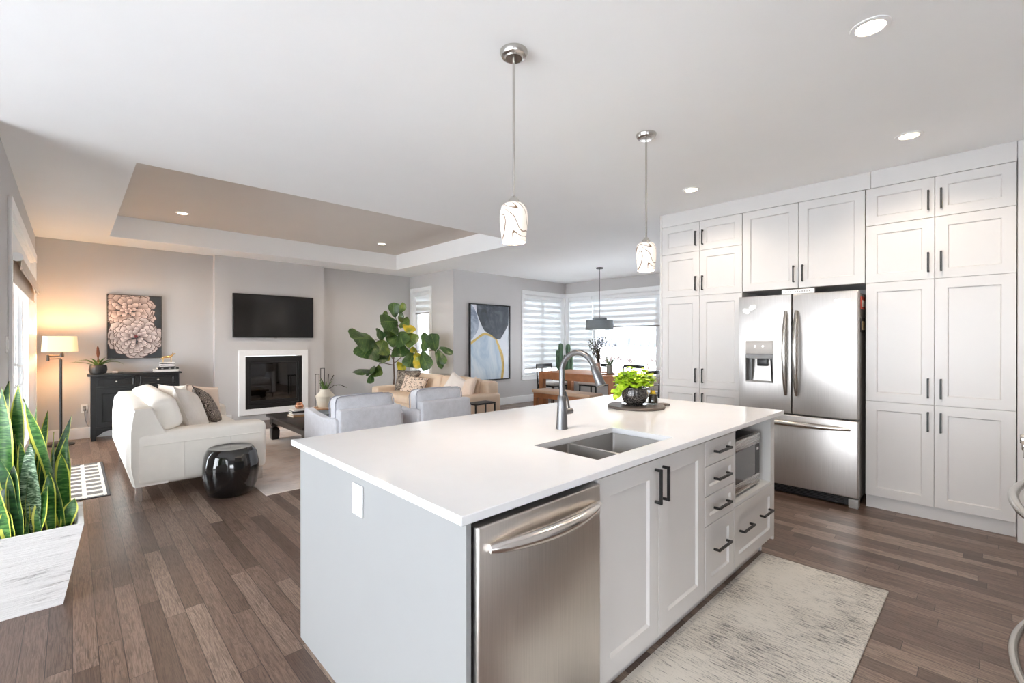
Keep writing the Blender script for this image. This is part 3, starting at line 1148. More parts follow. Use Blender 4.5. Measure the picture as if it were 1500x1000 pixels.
# microwave
root = thing('microwave_oven', 'stainless steel and black glass microwave in the open island niche', 'microwave', (2.84, 1.2, 0.481))
MX0, MX1, MZ0, MZ1, MY = 2.622, 3.085, 0.495, 0.800, 1.035
b = B(); b.box(MX0, MX1, MY, 1.45, MZ0, MZ1, 0.004, 2); b.build('body', M['darkplastic'], root)
for xx in (MX0 + 0.04, MX1 - 0.04):
    for yy in (MY + 0.05, 1.40):
        B().lathe([(0.014, 0), (0.014, 0.0145)], (xx, yy, 0.4805), 12).build('foot', M['black_gap'], root)
b = B()
b.box(MX0, MX1, MY - 0.03, MY, MZ1 - 0.062, MZ1, 0.004, 2)
b.box(MX0, MX1, MY - 0.03, MY, MZ0, MZ0 + 0.062, 0.004, 2)
b.build('front_frame', M['steel_h'], root)
mg = plain('microwave_glass', srgb(46, 48, 50), 0.08, coat=0.6)
b = B(); b.box(MX0, MX1 - 0.075, MY - 0.028, MY, MZ0 + 0.062, MZ1 - 0.062, 0.002, 1); b.build('door', mg, root)
b = B(); b.box(MX1 - 0.073, MX1, MY - 0.028, MY, MZ0 + 0.062, MZ1 - 0.062, 0.002, 1); d = b.build('control_panel', M['darkplastic'], root)
b = B(); b.box(MX1 - 0.05, MX1 - 0.022, MY - 0.030, MY - 0.0275, MZ1 - 0.1, MZ1 - 0.085); b.build('button', M['whiteplastic'], d)

# outlet on the grey panel
root = thing('wall_outlet', 'white double outlet on the grey end panel of the island', 'outlet', (IX0, 1.616, 0.785))
B().box(IX0 - 0.007, IX0 - 0.0002, 1.574, 1.658, 0.728, 0.842, 0.003, 2).build('cover_plate', M['whiteplastic'], root)
b = B()
b.box(IX0 - 0.0095, IX0 - 0.006, 1.598, 1.634, 0.750, 0.820, 0.0015, 1)
o = b.build('socket', M['whiteplastic'], root)
b = B()
for z in (0.772, 0.804):
    b.box(IX0 - 0.0100, IX0 - 0.0092, 1.606, 1.609, z - 0.006, z + 0.006)
    b.box(IX0 - 0.0100, IX0 - 0.0092, 1.622, 1.625, z - 0.005, z + 0.005)
b.build('slot', M['darkplastic'], o)

# board, potted plant, bottle on the island
bc = (2.785, 1.690)
root = thing('serving_board', 'round dark wooden serving board with a short handle on the island', 'board', (bc[0], bc[1], 0.914))
M['darkwood'] = plain('dark_stained_wood', srgb(86, 76, 70), 0.5, var=0.15, scale=20)
b = B()
b.lathe([(0.185, 0), (0.190, 0.004), (0.190, 0.014), (0.186, 0.018)], (bc[0], bc[1], 0.9142), 56)
b.build('disc', M['darkwood'], root)
b = B(Matrix.Translation((bc[0], bc[1], 0.9142)) @ Matrix.Rotation(math.radians(-22), 4, 'Z'))
b.rbox(0.178, 0.262, -0.036, 0.036, 0.0005, 0.0175, 0.008)
b.build('handle', M['darkwood'], root)
pc = (bc[0] - 0.02, bc[1] + 0.0)
root = thing('plant_pot', 'dark glazed plant pot with a silver pattern and saucer on the round board', 'plant pot', (pc[0], pc[1], 0.9325))
t = NT('patterned_glaze')
vo = t.n('ShaderNodeTexNoise', Vector=t.coord('Object'), Scale=34.0, Detail=2.0, Distortion=2.5)
t.link(t.ramp(vo.outputs[0], [(0.49, srgb(44, 42, 42)), (0.53, srgb(128, 122, 118)), (0.60, srgb(44, 42, 42))]), t.p.inputs['Base Color'])
t.p.inputs['Roughness'].default_value = 0.18
t.p.inputs['Metallic'].default_value = 0.35
M['glaze'] = t.m
b = B()
b.lathe([(0.05, 0.008), (0.072, 0.022), (0.086, 0.055), (0.088, 0.078), (0.082, 0.100), (0.084, 0.112), (0.090, 0.116), (0.090, 0.122), (0.080, 0.122), (0.078, 0.105)], (pc[0], pc[1], 0.9325), 40)
b.build('bowl', M['glaze'], root)
b = B(); b.lathe([(0.066, 0), (0.085, 0.006), (0.087, 0.011), (0.06, 0.009)], (pc[0], pc[1], 0.9325), 40); b.build('saucer', M['glaze'], root)
B().lathe([(0.079, 0.0), (0.079, 0.004)], (pc[0], pc[1], 1.038), 30).build('soil', plain('soil', srgb(52, 42, 36), 0.95, var=0.3, scale=60), root)


def leaf_grid(base, tip, nrm, w, sag=0.0, cup=0.0, m=7, prof=None, wave=0.0, ph=0.0):
    base, tip, nrm = Vector(base), Vector(tip), Vector(nrm)
    ax = tip - base
    L = ax.length
    ax.normalize()
    nrm = (nrm - ax * nrm.dot(ax)).normalized()
    sd = ax.cross(nrm)
    G = []
    for i in range(m + 1):
        s = i / m
        p = prof(s) if prof else math.sin(PI * min(1, s * 0.94 + 0.03)) ** 0.8
        c = base + ax * L * s + nrm * (sag * 4 * s * (1 - s)) * L
        row = []
        for j in (-1, -0.5, 0, 0.5, 1):
            row.append(c + sd * (w / 2 * p * j) + nrm * (cup * w * (abs(j) ** 1.6) * p + wave * w * math.sin(s * 11 + ph) * j * abs(j)))
        G.append(row)
    return G


t = NT('chartreuse_leaf')
nz = t.n('ShaderNodeTexNoise', Vector=t.coord('Object'), Scale=28.0, Detail=2.0)
t.link(t.ramp(nz.outputs[0], [(0.3, srgb(140, 180, 30)), (0.55, srgb(182, 212, 50)), (0.75, srgb(216, 230, 96))]), t.p.inputs['Base Color'])
t.p.inputs['Roughness'].default_value = 0.45
t.p.inputs['Subsurface Weight'].default_value = 0.0
M['lime'] = t.m
root = thing('potted_foliage', 'bright lime green leafy plant growing in the patterned pot on the island', 'plant', (pc[0], pc[1], 1.04))
rnd = random.Random(7)
b = B(); bs = B()
k = 0
while k < 420:
    u, a = rnd.random(), rnd.uniform(0, 2 * PI)
    rr = 0.112 * math.sqrt(u)
    # to the low camera-left side a trailing sprig
    dome = 0.135 * math.sqrt(max(0, 1 - (rr / 0.125) ** 2)) + 0.012
    z = 1.045 + dome * rnd.uniform(0.25, 1.0)
    c = Vector((pc[0] + rr * math.cos(a), pc[1] + rr * math.sin(a), z))
    dirv = Vector((math.cos(a + rnd.uniform(-0.8, 0.8)), math.sin(a + rnd.uniform(-0.8, 0.8)), rnd.uniform(-0.6, 0.35))).normalized()
    n = Vector((dirv.x * 0.6 + rnd.uniform(-0.3, 0.3), dirv.y * 0.6 + rnd.uniform(-0.3, 0.3), 1.0))
    L = rnd.uniform(0.028, 0.05)
    b.sheet(leaf_grid(c, c + dirv * L, n, L * 0.8, sag=0.10, cup=-0.08, m=4, wave=0.06, ph=k))
    if k % 3 == 0:
        bs.tube([(pc[0] + 0.3 * (c.x - pc[0]), pc[1] + 0.3 * (c.y - pc[1]), 1.040), (pc[0] + 0.7 * (c.x - pc[0]), pc[1] + 0.7 * (c.y - pc[1]), 1.045 + (z - 1.045) * 0.7), c], 0.0014, 4)
    k += 1
for k in range(26):
    s = k / 26
    c = Vector((pc[0] - 0.09 - 0.035 * s, pc[1] + 0.02 + 0.03 * s, 1.085 - 0.075 * s ** 1.4)) + Vector([rnd.uniform(-0.016, 0.016) for _ in range(3)])
    d = Vector((-0.6 + rnd.uniform(-0.6, 0.6), 0.3 + rnd.uniform(-0.6, 0.6), -0.55)).normalized()
    b.sheet(leaf_grid(c, c + d * 0.045, Vector((-0.5, -0.4, 0.8)), 0.034, sag=0.1, m=4))
b.build('foliage', M['lime'], root, kind='stuff')
bs.build('stems', plain('lime_stem', srgb(120, 140, 60), 0.6), root, kind='stuff')

root = thing('glass_bottle', 'small clear glass bottle with a yellow band and dark base beside the pot', 'bottle', (2.905, 1.62, 0.9325))
q = (2.893, 1.626)
b = B(); b.lathe([(0.020, 0), (0.036, 0.004), (0.038, 0.03), (0.030, 0.06), (0.014, 0.085), (0.008, 0.105), (0.0075, 0.135)], (q[0], q[1], 0.9325), 24)
b.build('glass', glass_mat('bottle_glass', (0.93, 0.95, 0.93, 1), 0.2), root)
b = B(); b.lathe([(0.018, 0.006), (0.030, 0.010), (0.031, 0.028), (0.024, 0.056), (0.014, 0.066)], (q[0], q[1], 0.9325), 20)
b.build('contents', plain('dark_contents', srgb(58, 48, 38), 0.6, var=0.4, scale=70), root)
b = B(); b.lathe([(0.0185, 0.0), (0.0165, 0.018)], (q[0], q[1], 1.0085), 20, cap0=False, cap1=False)
b.lathe([(0.024, 0.0), (0.0195, 0.006)], (q[0], q[1], 1.002), 10, cap0=False, cap1=False)
b.build('ribbon', plain('yellow_ribbon', srgb(226, 186, 40), 0.6), root)
b = B(); b.lathe([(0.006, 0.12), (0.0095, 0.134), (0.0095, 0.150), (0.005, 0.153)], (q[0], q[1], 0.9325), 16)
b.build('stopper', plain('cork', srgb(214, 196, 160), 0.8), root)

# rug in front of the island
b = B(); b.box(1.18, 3.210, 0.395, 1.030, 0.0, 0.009, 0.003, 1)
o = b.build('runner_rug', streak_rug('cream_streaked_rug', srgb(216, 210, 200), srgb(92, 90, 90), scale=(150, 12, 1), lo=0.52, hi=0.63, dens=0.5, patches=[(0.3, srgb(224, 219, 210)), (0.6, srgb(210, 203, 192))]))
tag(o, 'cream runner rug with grey broken streaks on the floor along the island', 'rug')

# range at the right edge
root = thing('kitchen_range', 'stainless steel range with bowed handles at the right edge of the photo', 'stove', (2.50, -0.42, 0))
ry = -0.128
b = B(); b.box(2.115, 2.885, -0.74, ry - 0.03, 0.0, 0.905, 0.004, 1); b.build('body', M['steel_h'], root)
b = B(); b.box(2.12, 2.88, ry - 0.03, ry, 0.335, 0.84, 0.006, 2); od = b.build('oven_door', M['steel_h'], root)
b = B(); b.box(2.22, 2.78, ry - 0.002, ry + 0.0015, 0.42, 0.72, 0.001, 1); b.build('oven_glass', mg, od)
b = B(); b.box(2.12, 2.88, ry - 0.03, ry, 0.04, 0.325, 0.006, 2); dd = b.build('drawer', M['steel_h'], root)
for par, z in ((od, 0.795), (dd, 0.225)):
    b = B()
    pts = [(2.145 + 0.71 * i / 28, ry - 0.002 + 0.082 * math.sin(PI * (0.02 + 0.96 * i / 28)) ** 0.62, z) for i in range(29)]
    b.tube(pts, [0.012 + 0.003 * math.sin(PI * i / 28) for i in range(29)], 14)
    b.build('handle', M['nickel'], par)
b = B(); b.box(2.12, 2.88, -0.74, ry, 0.905, 0.925, 0.004, 1); b.build('cooktop', mg, root)
b = B(); b.box(2.12, 2.88, ry - 0.045, ry - 0.002, 0.925, 1.03, 0.006, 2); cp = b.build('control_panel', M['steel_h'], root)
for i in range(4):
    x = 2.24 + 0.17 * i
    b = B()
    b.tube([(x, ry - 0.003, 0.976), (x, ry + 0.006, 0.976), (x, ry + 0.012, 0.976), (x, ry + 0.055, 0.976), (x, ry + 0.058, 0.976)], [0.027, 0.027, 0.022, 0.019, 0.016], 20)
    b.build('knob', M['nickel'], cp)

# pendants and ceiling lights ------------------------------------------
def pendant(x, y, label, energy):
    root = thing('pendant_lamp', label, 'pendant lamp', (x, y, CZ), 0, 'mini pendants over the island')
    b = B(); b.lathe([(0.012, -0.036), (0.040, -0.034), (0.044, -0.028), (0.058, -0.024), (0.066, -0.008), (0.066, 0.0)], (x, y, CZ), 36); b.build('canopy', M['nickel'], root)
    b = B(); b.tube([(x, y, CZ - 0.034), (x, y, 2.055)], 0.0065, 12); b.build('rod', M['nickel'], root)
    b = B(); b.lathe([(0.026, 0), (0.026, 0.018), (0.018, 0.03), (0.010, 0.04)], (x, y, 2.02), 24); b.build('socket_cap', M['nickel'], root)
    b = B()
    b.lathe([(0.054, 0.0), (0.059, 0.03), (0.065, 0.075), (0.067, 0.11), (0.065, 0.145), (0.058, 0.172), (0.046, 0.183), (0.024, 0.186)], (x, y, 1.838), 40, cap0=False, cap1=False)
    b.build('glass_shade', M['swirl'], root)
    lamp('pendant_bulb', 'POINT', (x, y, 1.91), energy, (1.0, 0.84, 0.68), shadow_soft_size=0.04)
    return root


M['swirl'] = shade_mat('swirled_art_glass', (0.90, 0.82, 0.74, 1), 0.10, True)
pendant(1.530, 1.590, 'small swirled glass pendant lamp hanging over the near half of the island', 6)
pendant(2.785, 1.615, 'small swirled glass pendant lamp hanging over the far half of the island', 6)

M['led'] = emitter('warm_led_disc', (1.0, 0.80, 0.55, 1), 8.0)


def downlight(x, y, z, label, energy=8.5, color=(1.0, 0.86, 0.70), grp='recessed ceiling lights'):
    root = thing('recessed_light', label, 'ceiling light', (x, y, z), 0, grp)
    b = B(); b.lathe([(0.052, -0.001), (0.055, -0.006), (0.074, -0.004), (0.076, 0.0)], (x, y, z), 32, cap0=False, cap1=False); b.build('trim_ring', M['trim'], root)
    b = B(); b.lathe([(0.0, -0.003), (0.053, -0.002)], (x, y, z), 32, cap0=False, cap1=False); b.build('lens', M['led'], root)
    lamp('downlight_beam', 'SPOT', (x, y, z - 0.03), energy, color, (0, 0, 0), spot_size=math.radians(150), spot_blend=0.6, shadow_soft_size=0.05)


downlight(2.545, 0.38, CZ, 'recessed ceiling light nearest the camera at the top right')
downlight(4.08, 0.40, CZ, 'recessed ceiling light in front of the pantry cabinet')
downlight(4.10, 1.92, CZ, 'recessed ceiling light in front of the tall cabinet left of the refrigerator')
downlight(1.05, 7.36, TZ, 'recessed ceiling light in the left half of the tray ceiling', 12, (1.0, 0.80, 0.60))
downlight(3.88, 7.32, TZ, 'recessed ceiling light in the right half of the tray ceiling', 12, (1.0, 0.80, 0.60))
# ------------------------------------------------------------------ living room
# television
root = thing('television', 'flat black television mounted on the wall above the fireplace', 'television', (2.556, 8.64, 1.42))
b = B(); b.box(1.908, 3.204, 8.62, 8.655, 1.418, 2.152, 0.006, 2); b.box(2.2, 2.9, 8.655, 8.669, 1.6, 2.0); b.build('body', M['darkplastic'], root)
b = B(); b.box(1.918, 3.194, 8.617, 8.6215, 1.436, 2.142, 0.0008, 1); b.build('screen', plain('tv_screen', srgb(12, 11, 11), 0.12, spec=0.6), root)
b = B(); b.box(2.53, 2.585, 8.6185, 8.63, 1.408, 1.420, 0.002, 1); b.build('sensor', M['greyplastic'], root)

# fireplace
root = thing('fireplace', 'black gas fireplace with a white surround below the television', 'fireplace', (2.555, 8.66, 0.11))
b = B()
b.rings([[(x, y, z) for x, z in ((x0, z0), (x1, z0), (x1, z1), (x0, z1))] for (x0, x1, z0, z1, y) in
         ((1.998, 3.112, 0.11, 1.205, 8.6695), (1.998, 3.112, 0.11, 1.205, 8.644), (2.002, 3.108, 0.114, 1.201, 8.640), (2.094, 3.016, 0.206, 1.108, 8.640), (2.098, 3.012, 0.21, 1.104, 8.644), (2.098, 3.012, 0.21, 1.104, 8.6695))], False, False)
b.build('surround', M['trim'], root)
b = B()


def frame_xz(b, x0, x1, z0, z1, w, ya, yb, wt=None, wb=None):
    wt = wt or w; wb = wb or w
    b.box(x0, x0 + w, ya, yb, z0, z1); b.box(x1 - w, x1, ya, yb, z0, z1)
    b.box(x0 + w, x1 - w, ya, yb, z1 - wt, z1); b.box(x0 + w, x1 - w, ya, yb, z0, z0 + wb)


frame_xz(b, 2.101, 3.009, 0.213, 1.101, 0.05, 8.655, 8.69, 0.10, 0.07)
frame_xz(b, 2.155, 2.955, 0.287, 0.997, 0.03, 8.668, 8.70, 0.02, 0.06)
b.build('metal_frame', M['black'], root)
b = B()
b.box(2.12, 2.99, 9.05, 9.07, 0.22, 1.09); b.box(2.12, 2.14, 8.70, 9.05, 0.22, 1.09); b.box(2.97, 2.99, 8.70, 9.05, 0.22, 1.09)
b.box(2.14, 2.97, 8.70, 9.05, 0.22, 0.25); b.box(2.14, 2.97, 8.70, 9.05, 1.07, 1.09)
b.build('firebox', plain('firebox_lining', srgb(70, 66, 64), 0.85, var=0.35, scale=5), root)
b = B(); b.box(2.18, 2.93, 8.688, 8.692, 0.34, 0.985); b.build('glass', glass_mat('fire_glass', (0.42, 0.41, 0.40, 1), 0.25), root)
b = B()
b.tube([(2.30, 8.84, 0.33), (2.55, 8.80, 0.36), (2.85, 8.83, 0.34)], [0.035, 0.045, 0.03], 9)
b.tube([(2.42, 8.93, 0.32), (2.56, 8.85, 0.41), (2.72, 8.78, 0.46)], [0.03, 0.036, 0.025], 9)
b.tube([(2.75, 8.95, 0.33), (2.62, 8.88, 0.40), (2.45, 8.78, 0.44)], [0.03, 0.034, 0.024], 9)
b.build('log', plain('ceramic_log', srgb(176, 160, 146), 0.9, var=0.35, scale=14, bump=0.5, bscale=40), root)

# sideboard
root = thing('sideboard', 'black painted sideboard with two drawers and two doors against the far wall', 'sideboard', (0.67, 8.60, 0))
M['blackwood'] = plain('black_painted_wood', srgb(24, 26, 28), 0.42, var=0.14, scale=12)
sx0, sx1, sy0, sy1 = 0.185, 1.165, 8.440, 8.782
b = B(); b.box(0.150, 1.195, 8.415, 8.782, 0.882, 0.908, 0.005, 2); b.build('top', M['blackwood'], root)
b = B()
b.box(sx0, sx1, sy0 + 0.012, sy1, 0.155, 0.882)
for x in (sx0, 0.655, sx1 - 0.05):
    b.box(x, x + 0.05, sy0, sy0 + 0.012, 0.155, 0.882)
for z in (0.165, 0.705, 0.860):
    b.box(sx0 + 0.05, sx1 - 0.05, sy0, sy0 + 0.012, z, z + 0.022)
b.build('body', M['blackwood'], root)
for x in (sx0, sx1 - 0.05):
    for y in (sy0, sy1 - 0.05):
        b = B(); b.box(x, x + 0.05, y, y + 0.05, 0, 0.155, 0.002, 1); b.build('leg', M['blackwood'], root)
b = B()
pts = [(sx0 + 0.05, 0.155), (sx0 + 0.05, 0.05)]
for i in range(13):
    s = i / 12
    pts.append((sx0 + 0.06 + (sx1 - sx0 - 0.12) * s, 0.06 + 0.075 * min(1, 1.9 * math.sin(PI * s) ** 0.7) * (1 if True else 0)))
pts += [(sx1 - 0.05, 0.05), (sx1 - 0.05, 0.155)]
b.prism(pts, lambda u, w, a: (u, a, w), sy0 + 0.004, sy0 + 0.02)
b.build('apron', M['blackwood'], root)
fs = lambda u, z, d: (u, sy0 + 0.018 - d, z)
for p, q in ((sx0 + 0.052, 0.653), (0.707, sx1 - 0.052)):
    b = B(); shaker(b, fs, p, q, 0.73, 0.857, rail=0.022, rec=0.006); d = b.build('drawer', M['blackwood'], root)
    b = B(); b.tube([((p + q) / 2, sy0 - 0.001, 0.80), ((p + q) / 2, sy0 - 0.012, 0.80), ((p + q) / 2, sy0 - 0.022, 0.80), ((p + q) / 2, sy0 - 0.026, 0.80)], [0.006, 0.007, 0.014, 0.011], 14); b.build('knob', M['nickel'], d)
    b = B(); shaker(b, fs, p, q, 0.19, 0.702, rail=0.06, rec=0.012); d = b.build('door', M['blackwood'], root)
ZS = 0.9085
# potted bromeliad
root = thing('plant_pot', 'round matt black plant pot at the left end of the sideboard', 'plant pot', (0.262, 8.55, ZS))
pp = (0.262, 8.55)
b = B(); b.lathe([(0.055, 0.0), (0.085, 0.012), (0.098, 0.055), (0.094, 0.105), (0.084, 0.125), (0.078, 0.122), (0.082, 0.09), (0.07, 0.08)], (pp[0], pp[1], ZS), 36); b.build('bowl', plain('matt_black_ceramic', srgb(22, 22, 23), 0.55), root)
M['leafgreen'] = plain('green_leaf', srgb(82, 112, 50), 0.42, var=0.25, scale=9)
root = thing('bromeliad', 'bromeliad with arching leaves and a brown spike in the black sideboard pot', 'plant', (pp[0], pp[1], ZS + 0.08))
rnd = random.Random(3)


def strap_leaf(base, az, L, w, lift, droop, m=10):
    """arching strap leaf as a grid"""
    G = []
    d = Vector((math.cos(az), math.sin(az), 0))
    sd = Vector((-math.sin(az), math.cos(az), 0))
    p = Vector(base)
    ang = lift
    for i in range(m + 1):
        s = i / m
        wd = w * (0.7 + 0.6 * s if s < 0.3 else 0.88 * (1 - ((s - 0.3) / 0.7) ** 2.2)) + 0.001
        nrm = Vector((0, 0, 1)) * math.cos(ang) - d * math.sin(ang)
        G.append([p + sd * wd * j / 2 + nrm * (abs(j) * wd * 0.22) for j in (-1, -0.5, 0, 0.5, 1)])
        p = p + (d * math.cos(ang) + Vector((0, 0, 1)) * math.sin(ang)) * L / m
        ang -= droop / m
    return G


for k, (az, L, lift, dr) in enumerate(((-2.5, 0.31, 0.85, 1.3), (-0.75, 0.26, 0.9, 1.1), (-0.45, 0.31, 0.75, 1.5), (2.5, 0.25, 0.9, 1.0), (-2.9, 0.29, 0.55, 0.7), (0.3, 0.22, 0.9, 1.1), (-1.6, 0.24, 0.8, 1.4), (1.5, 0.2, 1.0, 1.0), (-2.1, 0.20, 1.1, 0.9), (-1.0, 0.19, 1.2, 0.9))):
    b = B(); b.sheet(strap_leaf((pp[0] + 0.02 * math.cos(az), pp[1] + 0.02 * math.sin(az), ZS + 0.10), az, L, 0.038, lift, dr)); b.build('leaf', M['leafgreen'], root)
b = B(); b.tube([(pp[0], pp[1], ZS + 0.10), (pp[0], pp[1], ZS + 0.22), (pp[0], pp[1], ZS + 0.28), (pp[0] - 0.003, pp[1], ZS + 0.36), (pp[0] - 0.004, pp[1], ZS + 0.385)], [0.006, 0.008, 0.02, 0.013, 0.003], 9); b.build('flower_spike', plain('brown_bract', srgb(120, 70, 46), 0.6, var=0.2, scale=30), root)
# small shell ornament
root = thing('ornament', 'small pale shell ornament lying on the sideboard beside the black pot', 'ornament', (0.455, 8.56, ZS))
b = B(); b.rbox(0.40, 0.475, 8.53, 8.59, ZS, ZS + 0.035, 0.016); b.build('shell', plain('pale_shell', srgb(222, 204, 190), 0.5, var=0.1, scale=30), root)
b = B(); b.rbox(0.485, 0.53, 8.54, 8.58, ZS, ZS + 0.022, 0.010); b.build('bead', plain('grey_bead', srgb(110, 106, 102), 0.4, var=0.3, scale=40), root)
# books
M['paper'] = plain('page_edges', srgb(232, 226, 214), 0.9, var=0.05, scale=120)


def book(label, cx, cy, z, w, d, h, col, rz=0.0, group=None, stripes=False):
    """closed book lying flat; spine towards -y"""
    root = thing('book', label, 'book', (cx, cy, z), rz, group)
    Mx = place(root)
    b = B(Mx)
    b.box(-w / 2, w / 2, -d / 2, d / 2, 0, 0.004, 0.001, 1)
    b.box(-w / 2, w / 2, -d / 2, d / 2, h - 0.004, h, 0.001, 1)
    b.box(-w / 2, w / 2, -d / 2, -d / 2 + 0.004, 0.004, h - 0.004)
    b.build('cover', col, root)
    b = B(Mx); b.box(-w / 2 + 0.005, w / 2 - 0.005, -d / 2 + 0.005, d / 2 - 0.005, 0.0042, h - 0.0042); b.build('pages', M['paper'], root)
    if stripes:
        b = B(Mx)
        for f in (-0.3, 0.05, 0.32):
            b.box(w * f - 0.012, w * f + 0.012, -d / 2 - 0.0008, -d / 2 + 0.001, 0.007, h - 0.007)
        b.build('spine_print', M['greyplastic'], root)
    return root


bk = (1.035, 8.585)
M['bk_white'] = plain('white_book_cloth', srgb(232, 228, 224), 0.6)
M['bk_black'] = plain('black_book_cloth', srgb(36, 36, 38), 0.6)
M['bk_tan'] = plain('tan_book_cloth', srgb(190, 152, 112), 0.7)
z = ZS
book('large white book at the bottom of the sideboard stack', bk[0] - 0.02, bk[1], z, 0.29, 0.22, 0.034, M['bk_white'], 0.0, 'books on the sideboard'); z += 0.0345
book('black book second from the bottom of the sideboard stack', bk[0], bk[1], z, 0.25, 0.20, 0.028, M['bk_black'], 0.06, 'books on the sideboard', True); z += 0.0285
root = thing('striped_box', 'small black and white striped box under the gold animal figurine', 'box', (bk[0], bk[1], z))
b = B(); b2 = B()
for i in range(6):
    (b if i % 2 == 0 else b2).box(bk[0] - 0.085, bk[0] + 0.085, bk[1] - 0.075, bk[1] + 0.075, z + 0.0125 * i, z + 0.0125 * (i + 1) - 0.0002)
b.build('dark_stripes', M['bk_black'], root); b2.build('white_stripes', M['bk_white'], root); z += 0.0752
root = thing('animal_figurine', 'gold animal figurine standing on the striped box', 'figurine', (bk[0] + 0.02, bk[1], z))
b = B()
x, y = bk[0] + 0.0, bk[1]
b.tube([(x - 0.062, y, z + 0.062), (x - 0.045, y, z + 0.074), (x, y, z + 0.076), (x + 0.042, y, z + 0.082), (x + 0.062, y, z + 0.100), (x + 0.072, y, z + 0.118), (x + 0.094, y, z + 0.122), (x + 0.107, y, z + 0.118)],
       [0.008, 0.017, 0.017, 0.020, 0.013, 0.012, 0.009, 0.004], 12)
for dx, dz in ((-0.052, 0.0), (0.045, 0.006)):
    for dy in (-0.011, 0.011):
        b.tube([(x + dx, y + dy, z + 0.066 + dz), (x + dx + 0.004, y + dy, z + 0.03), (x + dx + 0.001, y + dy, z + 0.004), (x + dx + 0.008, y + dy, z)], [0.009, 0.0055, 0.005, 0.006], 8)
b.tube([(x - 0.06, y, z + 0.066), (x - 0.078, y, z + 0.05), (x - 0.08, y, z + 0.028)], [0.005, 0.004, 0.002], 7)
b.tube([(x + 0.07, y - 0.006, z + 0.124), (x + 0.066, y - 0.009, z + 0.142)], [0.005, 0.001], 6)
b.tube([(x + 0.07, y + 0.006, z + 0.124), (x + 0.066, y + 0.009, z + 0.142)], [0.005, 0.001], 6)
b.build('body', plain('polished_gold', (0.80, 0.56, 0.26, 1), 0.2, 1.0), root)

# flower painting
root = thing('flower_painting', 'framed canvas of two pale peony blooms on charcoal hung above the sideboard', 'painting', (0.68, 8.78, 1.107))
b = B(); frame_xz(b, 0.362, 0.994, 1.105, 2.039, 0.009, 8.752, 8.796); b.build('frame', plain('thin_dark_frame', srgb(84, 78, 74), 0.5), root)
b = B(); b.box(0.371, 0.985, 8.765, 8.795, 1.114, 2.030); cv = b.build('canvas', plain('charcoal_ground', srgb(62, 66, 70), 0.8, var=0.2, scale=4), root)
t = NT('petal_paint')
at_ = t.n('ShaderNodeVertexColor'); at_.layer_name = 'Col'
nz = t.n('ShaderNodeTexNoise', Vector=t.coord('Object', scale=(1, 1, 1)), Scale=45.0, Detail=3.0)
t.link(t.mix(0.35, at_.outputs[0], t.mix(1.0, at_.outputs[0], t.ramp(nz.outputs[0], [(0.3, (0.72, 0.68, 0.66)), (0.7, (1, 1, 1))]), 'MULTIPLY')), t.p.inputs['Base Color'])
t.p.inputs['Roughness'].default_value = 0.7
M['petal'] = t.m
b = B()
rnd = random.Random(11)
lay = 0


def petal(cx, cz, ang, L, w, c0, c1):
    global lay
    ca, sa = math.cos(ang), math.sin(ang)
    jt = [1 + rnd.uniform(-0.07, 0.07) for _ in range(11)]
    for grow, dark in ((1.07, True), (1.0, False)):
        lay += 1
        y = 8.7648 - 0.00003 * lay
        pts, cols = [], []
        for k, (s, hw) in enumerate(((0.0, 0.16), (0.35, 0.36), (0.66, 0.5), (0.86, 0.42), (0.97, 0.2), (1.0, 0.0), (0.96, -0.22), (0.86, -0.42), (0.66, -0.5), (0.35, -0.36), (0.0, -0.16))):
            u, v = L * s * jt[k] * grow, w * hw * jt[k] * grow
            px, pz = cx + ca * u - sa * v, cz + sa * u + ca * v
            pts.append((min(0.984, max(0.372, px)), y, min(2.029, max(1.115, pz))))
            kk = min(1, max(0, s ** 1.3 + (0.15 if hw > 0 else -0.12)))
            cols.append([q * 0.85 for q in c0] if dark else [c0[i] * (1 - kk) + c1[i] * kk for i in range(3)])
        b.poly(pts, cols)


def bloom(cx, cz, R, sq, rings, tone, sunk):
    for r, n, L, w in rings:
        for i in range(n):
            a = 2 * PI * (i + rnd.uniform(-0.3, 0.3)) / n + r * 9
            g = rnd.uniform(-0.10, 0.05)
            c1 = [min(1, q * (0.80 + 0.24 * (1 - r) + g)) for q in tone]
            c0 = [q * (0.34 + 0.16 * (1 - r)) for q in sunk]
            petal(cx + R * r * 0.60 * math.cos(a), cz + R * r * 0.60 * sq * math.sin(a), math.atan2(sq * math.sin(a), math.cos(a)) + rnd.uniform(-0.3, 0.3), R * L * rnd.uniform(0.85, 1.15), R * w * rnd.uniform(0.85, 1.2), c0, c1)


tone, sunk = srgb(240, 222, 214)[:3], srgb(170, 138, 130)[:3]
bloom(0.60, 1.80, 0.30, 0.85, [(1.0, 14, 0.46, 0.40), (0.84, 15, 0.46, 0.32), (0.66, 14, 0.42, 0.28), (0.48, 11, 0.38, 0.24), (0.30, 8, 0.34, 0.20), (0.12, 6, 0.26, 0.16), (0.0, 5, 0.15, 0.12)], srgb(238, 216, 206)[:3], sunk)
bloom(0.69, 1.41, 0.31, 0.82, [(1.0, 14, 0.52, 0.46), (0.86, 16, 0.46, 0.32), (0.72, 16, 0.42, 0.26), (0.56, 14, 0.38, 0.22), (0.42, 11, 0.34, 0.19), (0.26, 8, 0.28, 0.15), (0.10, 6, 0.2, 0.12)], srgb(250, 234, 228)[:3], sunk)
for i in range(5):
    petal(0.685, 1.43, 2 * PI * i / 5, 0.022, 0.018, srgb(110, 40, 50)[:3], srgb(150, 84, 84)[:3])
b.build('picture', M['petal'], root, smooth=False)

